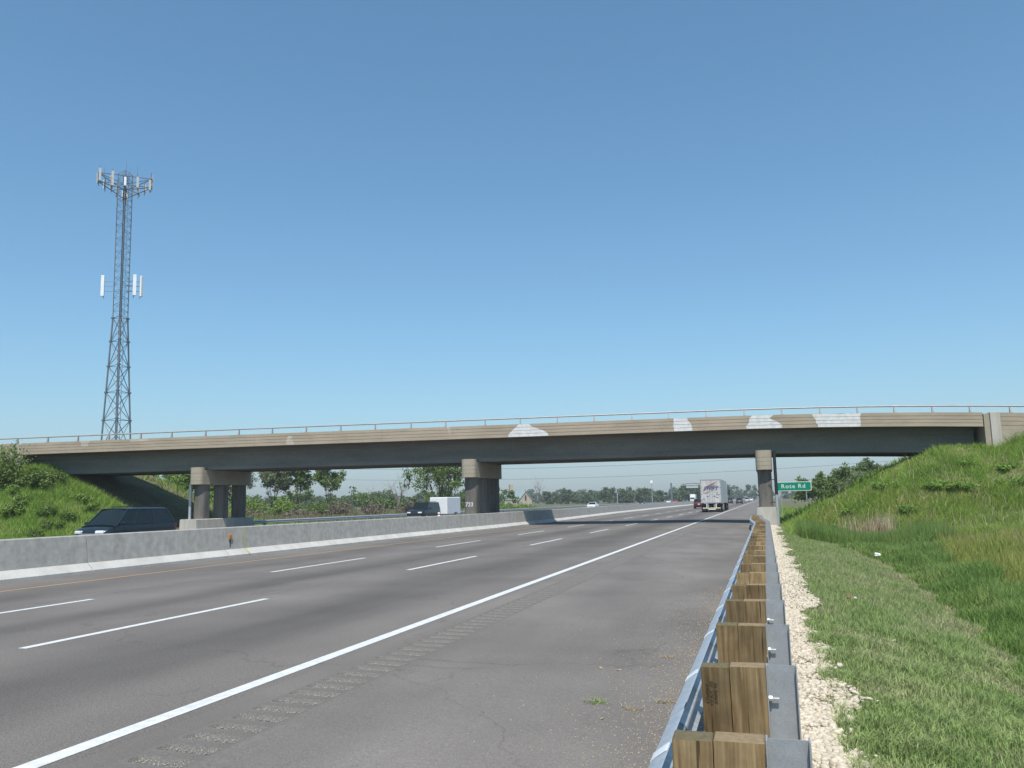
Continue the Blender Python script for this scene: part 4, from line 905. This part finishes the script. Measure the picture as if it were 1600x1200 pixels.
for i, (x, y, h, w_, lf, lb) in enumerate((
        (-82, 121, 3.6, 5.5, 'fresh', 'bright green bushes just right of the left pier'), (-76.5, 122, 3.0, 4.5, 'fresh', 'bright green bush below the pale cottonwoods'),
        (-71, 124, 3.0, 5, 'mid', 'green bush at the foot of the slim twin topped tree'), (-66, 122, 2.6, 4.5, 'brush', 'grey leafless thicket right of the slim tree'),
        (-63, 128, 2.2, 5, 'brush', 'grey brown brush below the bare tree'), (-60.5, 138, 2.6, 6, 'brush', 'pale brown brush left of the black van'),
        (-51.5, 126, 3.4, 4.0, 'mid', 'dark green bush between the white trailer and the middle pier'),
        (-55, 170, 2.3, 9, 'fresh', 'low green hedge in front of the distant gabled building'), (-49.5, 172, 2.1, 7, 'fresh', 'low green hedge right of the middle pier'),
        (-86, 118, 2.0, 6, 'brush', 'pinkish brown brush beside the left pier columns'), (-78, 114, 1.3, 6, 'brush', 'low dry brush behind the far guardrail'), (-68, 113, 1.2, 7, 'brush', 'low dry brush behind the middle of the far guardrail'))):
    shrub(lb, (x, y), h, w_, lf, 40+i, size=.19, per=46)
for i, (x, y, h, w_, lf, lb) in enumerate(((-92, 101, 8.8, 6.5, 'fresh', 'leafy tree seen under the left end of the bridge'), (-86, 101, 8.2, 5.5, 'mid', 'tree seen under the bridge above the dark slope'),
        (-80.5, 102, 7.4, 5.5, 'fresh', 'bright tree just left of the left pier'), (-76, 103, 6.2, 4.5, 'mid', 'small tree seen between the left pier columns'))):
    tree('roadside_tree', lb, 'tree', (x, y), h, w_, lf, 260+i, fork=.1, nl=6, per=17, size=.2, rc=.8, r0=.14, crown_from=.05)
# left bank
for i, (x, y, h, w_, lf, lb) in enumerate((
        (-57.0, 51.0, 3.7, 3.6, 'mid', 'tall leafy bush at the left edge below the parapet'), (-58.5, 48.5, 2.4, 3.2, 'fresh', 'bush at the lower left edge of the bank'),
        (-54.5, 52.0, 1.5, 2.4, 'mid', 'low bush right of the tall bush on the left bank'), (-64.5, 88, 3.6, 4, 'fresh', 'green bush between the left pier columns'))):
    shrub(lb, (x, y), h, w_, lf, 70+i, size=.13 if y < 60 else .16, per=90)
rng = np.random.default_rng(5)
for i in range(16):
    x = rng.uniform(-60, -47); y = rng.uniform(46.5, 54) + (-.0)
    shrub('low weedy shrub among the grass of the left bank', (x, y), rng.uniform(.6, 1.1), rng.uniform(1.0, 2.0), ('fresh', 'mid')[i % 2], 100+i, 'weedy shrubs on the left bank', per=60, size=.09)
# right bank shrubs
for i in range(26):
    x = rng.uniform(3.0, 22); y = rng.uniform(47.5, 58)+SK*x
    if y > BY+SK*x-1.2 and x > 11: continue
    shrub('low leafy shrub among the growth of the right embankment', (x, y), rng.uniform(.25, .55), rng.uniform(.9, 2.6), 'bank', 140+i, 'shrubs on the right embankment', per=70, size=.07)
# trees behind the overpass on the right
for i, (x, y, h, w_, lf, lb) in enumerate((
        (8.0, 140, 5.6, 6, 'mid', 'rounded tree right of the road sign beyond the bridge'), (12.5, 142, 6.4, 6.5, 'mid', 'second rounded tree right of the road sign'),
        (17.0, 150, 7.2, 6, 'dark', 'dark crowned tree standing highest over the right embankment'), (22, 150, 7.0, 6, 'mid', 'tree nearest the embankment edge beyond the bridge'), (12.5, 118, 4.4, 5, 'grey', 'greyish bush below the rounded trees behind the sign'))):
    tree('roadside_tree', lb, 'tree', (x, y), h, w_, lf, 190+i, fork=.12, nl=6, per=17, size=.22, rc=.85, r0=.16, crown_from=.08)
for i in range(9):
    shrub('low shrub behind the overpass below the rounded trees', (rng.uniform(5, 20), rng.uniform(88, 115)), rng.uniform(1.0, 2.0), rng.uniform(2, 4), ('mid', 'fresh')[i % 2], 210+i, 'shrubs behind the overpass', size=.16, per=50)
# far woods: one mass, crowns of uneven size
def wood(name, label, spots, leaf, seed, per=55, size=.8):
    r_ = np.random.default_rng(seed); cs = []; rs = []
    for (x, y, h, w_) in spots:
        n = int(10+w_); a = r_.uniform(0, 6.28, n); q = np.sqrt(r_.random(n))*w_/2; zz = r_.uniform(.12, 1, n); q = q*np.sqrt(np.clip(1.15-zz, .1, 1))*1.25
        z0 = float(tz(x, y)); cs.append(np.stack([x+q*np.cos(a), y+q*np.sin(a), z0+zz*h*.9], 1)); rs.append(r_.uniform(.10, .22, n)*h)
    V, F = leaf_mesh(np.concatenate(cs), np.concatenate(rs), per, size, r_, .85)
    o = np_mesh(name, V, F, LEAF[leaf]); o['kind'] = 'stuff'; tag(o, label, 'trees'); return o
r_ = np.random.default_rng(9)
sp1 = [(-330+i*2.1+r_.uniform(-2, 2), 430+r_.uniform(-25, 45), r_.uniform(4.5, 9.5), r_.uniform(5, 10)) for i in range(140)]
sp1 = [q for q in sp1 if not -.345 < q[0]/q[1] < -.262]
wood('distant_woods', 'long line of distant green trees beyond the opposite road', sp1, 'far', 301, 40, .6)
sp2 = [(-600+i*9+r_.uniform(-6, 6), 760+r_.uniform(-60, 60), r_.uniform(8, 14), r_.uniform(11, 18)) for i in range(110)]
wood('horizon_woods', 'hazy tree line along the horizon', sp2, 'far', 302, 30, 1.1)
sp3 = [(-200+i*3.2+r_.uniform(-3, 3), 205+r_.uniform(-12, 25), r_.uniform(3.2, 6.8), r_.uniform(4, 8)) for i in range(42)]
wood('roadside_woods', 'band of trees behind the left brush below the bridge', sp3, 'mid', 303, 45, .38)
tree('round_tree', 'large dark round tree behind the distant sign gantry', 'tree', (-43, 520), 11.5, 15, 'dark', 305, per=22, size=.7, rc=1.9, fork=.08, nl=7, r0=.4, crown_from=.03)

# ------------------------------------------------------------------ grass, stalks, gravel
def blades(name, label, X, Y, h, w_, material, seed, lean=.35, seg=2, cat='grass'):
    rg = np.random.default_rng(seed); n = len(X); z = tz(X, Y)
    a = rg.uniform(0, 2*np.pi, n); lx, ly = np.cos(a), np.sin(a); f = rg.uniform(0, 2*np.pi, n); wx, wy = np.cos(f)*w_/2, np.sin(f)*w_/2
    L = lean*h*rg.uniform(.2, 1.3, n)
    b0 = np.stack([X-wx, Y-wy, z-.02], 1); b1 = np.stack([X+wx, Y+wy, z-.02], 1)
    tip = np.stack([X+lx*L, Y+ly*L, z+h*(1-.2*lean)], 1)
    if seg == 1: V = np.stack([b0, b1, tip], 1).reshape(-1, 3); F = np.arange(n*3).reshape(-1, 3)
    else:
        m0 = np.stack([X-wx*.8+lx*L*.28, Y-wy*.8+ly*L*.28, z+h*.58], 1); m1 = np.stack([X+wx*.8+lx*L*.28, Y+wy*.8+ly*L*.28, z+h*.58], 1)
        V = np.stack([b0, b1, m0, m1, tip], 1).reshape(-1, 3); i = np.arange(n)*5
        F = np.concatenate([np.stack([i, i+1, i+3], 1), np.stack([i, i+3, i+2], 1), np.stack([i+2, i+3, i+4], 1)])
    o = np_mesh(name, V, F, material); o['kind'] = 'stuff'; tag(o, label, cat); return o
def scatter(n, y0, y1, seed, pw=1.0):
    rg = np.random.default_rng(seed); Y = y0+(y1-y0)*rg.random(n)**pw; return rg, Y
def mow_edge(Y): return np.interp(Y, [0, 11, 18, 30, 38, 43, 52, 60], [2.6, 2.95, 3.6, 4.3, 4.3, 3.2, 1.5, 1.2])+.15*np.sin(Y*1.9)
GK = np.random.default_rng(99).normal(0, 1, 400)
def vnoise(t): t = np.asarray(t, float); i = np.floor(t).astype(int) % 399; f = t-np.floor(t); f = f*f*(3-2*f); return GK[i]*(1-f)+GK[i+1]*f
def grav_edge(Y): return np.minimum(.66, .48+.11*vnoise(np.asarray(Y)*.55)+.07*vnoise(np.asarray(Y)*1.9+40)+.035*vnoise(np.asarray(Y)*6.1+90))
def gsel(X, Y, rg, dens=1.0):
    """tufts: keep more where a low-frequency pattern is high"""
    p = .55+.45*np.sin(X*3.1+np.sin(Y*2.3))*np.sin(Y*2.7+np.sin(X*1.9)); return rg.random(len(X)) < p*dens+.18
# mown verge, near and farther
rg, Y = scatter(150000, 3.2, 14, 401, 1.25); X = .45+rg.random(len(Y))*(mow_edge(Y)+.5-.45); k = gsel(X, Y, rg) & ((X > grav_edge(Y)+rg.normal(0, .07, len(Y))) | ((X > .18) & (rg.random(len(Y)) < .75) & (vnoise(X*5+Y*2.1)+vnoise(Y*3.7-X*4) > .55))); X, Y = X[k], Y[k]
blades('mown_grass', 'short mown grass beside the gravel strip', X, Y, rg.uniform(.04, .10, len(X))*(1+.6*np.clip(vnoise(X*2.3+Y*1.7)+vnoise(Y*2.9-X), 0, 1.5)), rg.uniform(.005, .011, len(X)), G_MOWN, 1, .9)
rg, Y = scatter(110000, 14, 54, 402, 1.3); X = .45+rg.random(len(Y))*(mow_edge(Y)+.4-.45); k = gsel(X, Y, rg) & (X > grav_edge(Y)+rg.normal(0, .05, len(Y))); X, Y = X[k], Y[k]
blades('mown_grass', 'short mown grass farther along the verge', X, Y, rg.uniform(.05, .13, len(X)), rg.uniform(.010, .022, len(X)), G_MOWN, 2, .8, 1)
# ditch and tall grass
rg, Y = scatter(95000, 6, 52, 403, 1.4); X = mow_edge(Y)+rg.random(len(Y))**1.2*(1.9+np.clip(Y-36, 0, 12)*.28+.5*vnoise(Y*.5)); k = (rg.random(len(Y)) < np.clip(.35+(X-mow_edge(Y))*.6, 0, 1)); X, Y = X[k], Y[k]
hh = rg.uniform(.22, .62, len(X))*np.clip((X-mow_edge(Y))*.7+.35, .3, 1.15)
blades('ditch_grass', 'tall dark green grass along the ditch right of the verge', X, Y, hh, .006+.0005*Y, G_TALL, 3, .5)
rg, Y = scatter(9000, 5, 44, 413, 1.3); X = mow_edge(Y)+rg.normal(-.05, .22, len(Y))
blades('cut_thatch', 'dry cut grass along the edge of the mown verge', X, Y, rg.uniform(.03, .12, len(X)), .006+.0005*Y, G_DRY, 13, 1.6, 1)
# meadow
rg, Y = scatter(120000, 9, 58, 404, 1.0); X = mow_edge(Y)+.8+rg.random(len(Y))*(Y*.30+4.4); k = (tz(X, Y) < 2.2) & (rg.random(len(Y)) < np.clip((X-mow_edge(Y)-.9+.4*vnoise(Y*.7+X))*.8, 0, 1)); X, Y = X[k], Y[k]
blades('meadow_grass', 'yellow green meadow grass at the right edge', X, Y, rg.uniform(.25, .55, len(X)), .008+.0005*Y, G_MEAD, 4, .5, 1)
# right bank in front, and behind the bridge
rg, Y = scatter(150000, 42, 64, 405); X = 1.1+rg.random(len(Y))*27; n_ = Y-BY-SK*X; k = (n_ < .9) & (tz(X, Y) > -.4) & ((X > 4) | (Y > 48)); X, Y = X[k], Y[k]
blades('bank_grass', 'rough green growth covering the right embankment', X, Y, rg.uniform(.14, .5, len(X))*(1+.5*np.clip(vnoise(X*.9+Y*.4)+vnoise(Y*1.1-X*.6+50), -.6, 1.2)), rg.uniform(.02, .05, len(X)), G_BANK, 5, .9, 1)
rg, Y = scatter(40000, 60, 170, 406, 1.4); X = 1.0+rg.random(len(Y))*28; n_ = Y-BY-SK*X; k = (n_ > 9.0) | ((n_ > 0) & (X < 9) & (rg.random(len(Y)) < .25)); X, Y = X[k], Y[k]
blades('bank_grass', 'green growth on the verge behind the overpass', X, Y, rg.uniform(.2, .6, len(X)), rg.uniform(.04, .10, len(X)), G_BANK, 6, .7, 1)
# left bank
rg, Y = scatter(110000, 43, 58, 407); X = -46-rg.random(len(Y))*30; n_ = Y-BY-SK*X; k = n_ < 1.3; X, Y = X[k], Y[k]
blades('bank_grass', 'bright green growth covering the left embankment', X, Y, rg.uniform(.2, .75, len(X)), rg.uniform(.025, .06, len(X)), G_BANK, 7, .7, 1)
rg, Y = scatter(25000, 55, 100, 414); X = -45.5-rg.random(len(Y))*45; n_ = Y-BY-SK*X; k = (n_ > 9.8) & (n_ < 32); X, Y = X[k], Y[k]
blades('bank_grass', 'green growth on the slope behind the left end of the overpass', X, Y, rg.uniform(.3, .8, len(X)), rg.uniform(.05, .12, len(X)), G_BANK, 14, .7, 1)
rg, Y = scatter(60000, 86, 230, 408, 1.6); X = -45.5-rg.random(len(Y))*(20+Y*.55)
blades('dry_grass', 'dry grass and weeds beyond the far guardrail', X, Y, rg.uniform(.3, .8, len(X)), rg.uniform(.06, .14, len(X)), grass_mat('rough_dry_grass', (.14, .17, .05), (.24, .22, .11), (.33, .26, .17), .12), 8, .6, 1)
# dead stalks on the bank and the pale reed heads in the ditch
rg, Y = scatter(900, 46, 60, 409); X = 3+rg.random(900)*20; k = Y < BY+SK*X-.6; X, Y = X[k], Y[k]
blades('dry_stalks', 'pale dead stalks scattered over the right embankment', X, Y, rg.uniform(.5, 1.3, len(X)), np.full(len(X), .022), G_DRY, 9, .7, 2, 'stalks')
rg = np.random.default_rng(410); n = 380; X = np.concatenate([rg.normal(5.75, .38, n), rg.normal(4.4, .45, 70)]); Y = rg.normal(49.5, .5, n+70)
blades('reeds', 'pale dry reeds standing in the ditch before the embankment', X, Y, rg.uniform(1.25, 2.0, n+70), np.full(n+70, .035), G_DRY, 10, .18, 2, 'reeds')
rg, Y = scatter(26000, 44.5, 51, 411); X = 1.6+rg.random(len(Y))*7; 
blades('reeds', 'dark green reeds across the ditch at the foot of the embankment', X, Y, rg.uniform(.5, 1.05, len(X)), np.full(len(X), .03), G_TALL, 11, .25, 1, 'reeds')
# seed heads over the meadow
rg, Y = scatter(5000, 18, 52, 412); X = mow_edge(Y)+4.5+rg.random(len(Y))*(Y*.28+2)
blades('seed_stalks', 'thin pale seed stalks above the meadow grass', X, Y, rg.uniform(.4, .75, len(X)), np.full(len(X), .012), G_DRY, 12, .3, 2, 'stalks')

# gravel strip behind the posts: fines sheet and loose limestone
yy = np.arange(2.5, 62, .35); gv = MB(); rows_ = []
for y in yy:
    e = float(grav_edge(y)); rows_.append([(-.29, -.150), (.0, -.150), (e*.5, float(tz(e*.5, y))+.018), (e+.02, float(tz(e+.02, y))+.004)])
vs = [(x+gx(y)*(1 if j < 2 else 0), y, z) for y, r_w in zip(yy, rows_) for j, (x, z) in enumerate(r_w)]
gv.add(vs, [(k*4+i, k*4+i+1, k*4+i+5, k*4+i+4) for k in range(len(yy)-1) for i in range(3)]); gv.build('gravel_bed', M_GRAV, recalc=False, kind='structure')
def stones(name, label, X, Y, Z, r, material, seed, squash=.62):
    rg = np.random.default_rng(seed); t = (1+5**.5)/2
    iv = np.array([(-1, t, 0), (1, t, 0), (-1, -t, 0), (1, -t, 0), (0, -1, t), (0, 1, t), (0, -1, -t), (0, 1, -t), (t, 0, -1), (t, 0, 1), (-t, 0, -1), (-t, 0, 1)])/1.9
    fi = np.array([(0, 11, 5), (0, 5, 1), (0, 1, 7), (0, 7, 10), (0, 10, 11), (1, 5, 9), (5, 11, 4), (11, 10, 2), (10, 7, 6), (7, 1, 8), (3, 9, 4), (3, 4, 2), (3, 2, 6), (3, 6, 8), (3, 8, 9), (4, 9, 5), (2, 4, 11), (6, 2, 10), (8, 6, 7), (9, 8, 1)])
    n = len(X); a = rg.uniform(0, 6.28, n); ca, sa = np.cos(a), np.sin(a); b = rg.uniform(-.5, .5, n)
    P = iv[None]*(1+rg.uniform(-.28, .28, (n, 12, 1)))*np.stack([rg.uniform(.8, 1.35, n), rg.uniform(.7, 1.0, n), rg.uniform(squash-.15, squash+.25, n)], 1)[:, None]
    x = P[..., 0]*ca[:, None]-P[..., 1]*sa[:, None]; y = P[..., 0]*sa[:, None]+P[..., 1]*ca[:, None]; z = P[..., 2]+x*b[:, None]*.4
    V = np.stack([X[:, None]+x*r[:, None], Y[:, None]+y*r[:, None], Z[:, None]+z*r[:, None]], 2).reshape(-1, 3)
    F = (fi[None]+(np.arange(n)*12)[:, None, None]).reshape(-1, 3); o = np_mesh(name, V, F, material); o['kind'] = 'stuff'; tag(o, label, 'gravel'); return o
rg, Y = scatter(26000, 3.0, 32, 421, 1.75); X = .12+rg.random(len(Y))**.9*grav_edge(Y)+np.abs(rg.normal(0, .05, len(Y)))*(rg.random(len(Y)) < .4); rr = rg.gamma(2.2, .0052, len(Y))+.006
k = (vnoise(X*5+Y*2.1)+vnoise(Y*3.7-X*4) < .75) | (rg.random(len(Y)) < .4); X, Y, rr = X[k], Y[k], rr[k]
zz = np.maximum(tz(X, Y), -.175)+.012+rr*.2
stones('limestone_gravel', 'cream limestone gravel behind the guardrail posts', X, Y, zz, rr, M_STONE, 21)
rg, Y = scatter(4200, 30, 60, 422, 1.2); X = .12+rg.random(len(Y))*(grav_edge(Y)+.05); rr = rg.uniform(.015, .04, len(Y))
stones('limestone_gravel', 'cream limestone gravel near the pier end of the guardrail', X, Y, np.maximum(tz(X, Y), -.175)+.015, rr, M_STONE, 22)
rg = np.random.default_rng(423); n = 20000; Y = 3.2+15*rg.random(n)**1.4; X = -.40-np.abs(rg.gamma(1.1, .30, n)); k = X > -3.6; X, Y = X[k], Y[k]
stones('shoulder_grit', 'fine tan grit scattered on the shoulder under the rail', X, Y, -.030*(X+4.4)+.002, rg.uniform(.0022, .0075, len(X)), mat('grit', (.52, .42, .28), (.28, .24, .19), 40, .95), 23)
rg = np.random.default_rng(424); n = 9000; gi = rg.integers(0, 90, n); Y = RY0+PER*gi+.12+rg.normal(0, .05, n); X = SX0+.04+rg.random(n)*.45
stones('rumble_grit', 'pale grit caught in the rumble strip grooves', X, Y, np.full(n, -.018)-.030*np.maximum(0, X+4.4), rg.uniform(.003, .0085, n), mat('groove_grit', (.42, .39, .33), (.22, .205, .18), 40, .95), 24)
# grass clumps and leaves blown onto the shoulder
def clump(x, y, h, n, material, label, seed):
    rg = np.random.default_rng(seed); X = x+rg.normal(0, .05, n); Y = y+rg.normal(0, .05, n); a = rg.uniform(0, 6.28, n); L = rg.uniform(.04, .12, n)*h; z = -.030*(X+4.4)+.003
    p = np.stack([X, Y, z], 1); q = np.stack([X+np.cos(a)*L, Y+np.sin(a)*L, z+rg.uniform(0, .05, n)*h], 1); s_ = np.stack([-np.sin(a)*.004, np.cos(a)*.004, np.zeros(n)], 1)
    V = np.stack([p-s_, p+s_, q], 1).reshape(-1, 3); o = np_mesh('grass_clump', V, np.arange(n*3).reshape(-1, 3), material); tag(o, label, 'grass'); return o
clump(-1.57, 7.75, .9, 80, G_MOWN, 'torn green grass clump lying on the shoulder', 31); clump(-1.24, 7.6, .8, 50, G_DRY, 'smaller dried grass clump near the guardrail', 32)
clump(-.98, 7.95, .8, 50, G_DRY, 'tan grass clump beside the rail on the shoulder', 33); clump(-1.2, 10.1, .9, 40, G_DRY, 'grass clump farther along the shoulder', 34); clump(-1.35, 5.55, .7, 45, G_DRY, 'grass clump at the bottom edge of the shoulder', 35)
def leafbit(x, y, s_, c, label, rz):
    z = -.030*(x+4.4)+.004; pts = [(0, -1, 0), (.35, -.4, .12), (.3, .3, .2), (0, 1, .05), (-.35, .35, .25), (-.3, -.4, .05), (0, 0, .02)]
    o = MB().add([(a*s_, b_*s_, q*s_) for a, b_, q in pts], [(6, 0, 1), (6, 1, 2), (6, 2, 3), (6, 3, 4), (6, 4, 5), (6, 5, 0)]).build('dry_leaf', c, None, loc=(x, y, z), rot=(0, 0, rz)); return tag(o, label, 'leaf')
leafbit(-1.83, 9.25, .045, G_DRY, 'pale dry leaf on the shoulder left of its neighbour', .5); leafbit(-1.62, 9.2, .04, G_DRY, 'pale dry leaf on the shoulder right of its neighbour', 1.9); leafbit(-1.42, 7.2, .035, G_DRY, 'brown leaf below the torn green grass clump', 2.9)
# litter in the verge
def crumple(name, label, x, y, s_, m, seed):
    rg = random.Random(seed); b = bmesh.new(); bmesh.ops.create_icosphere(b, subdivisions=2, radius=s_)
    for v in b.verts: v.co *= rg.uniform(.55, 1.25); v.co.z *= .6
    me = bpy.data.meshes.new(name); b.to_mesh(me); b.free(); me.materials.append(m); return tag(link(name, me, None, (x, y, float(tz(x, y))+s_*.9)), label, 'litter')
crumple('plastic_bag', 'white plastic bag lying in the grass below the pale reeds', 4.35, 38.6, .13, M_TRASH, 1).location.z += .15
crumple('paper_scrap', 'white paper scrap in the mown grass', 1.62, 18.6, .04, M_TRASH, 2); crumple('red_wrapper', 'small red wrapper in the mown grass', 1.48, 18.3, .045, mat('red_wrap', (.45, .06, .03), (.4, .05, .03), 9, .5), 3); crumple('paper_scrap', 'pale scrap of paper nearer the gravel in the mown grass', 1.62, 13.2, .03, M_TRASH, 4)

# ------------------------------------------------------------------ air
hz_ = MB().box(-900, 500, -260, 1450, -2.5, 60).build('haze', bpy.data.materials.new('summer_haze'), kind='stuff', label='thin summer haze over the far road', category='haze')
hm = hz_.data.materials[0]; hm.use_nodes = True; hm.node_tree.nodes.clear()
ho = hm.node_tree.nodes.new('ShaderNodeOutputMaterial'); hv = hm.node_tree.nodes.new('ShaderNodeVolumePrincipled')
hv.inputs['Color'].default_value = (.93, .965, 1, 1); hv.inputs['Density'].default_value = .00036; hv.inputs['Anisotropy'].default_value = .2
hm.node_tree.links.new(hv.outputs[0], ho.inputs['Volume'])
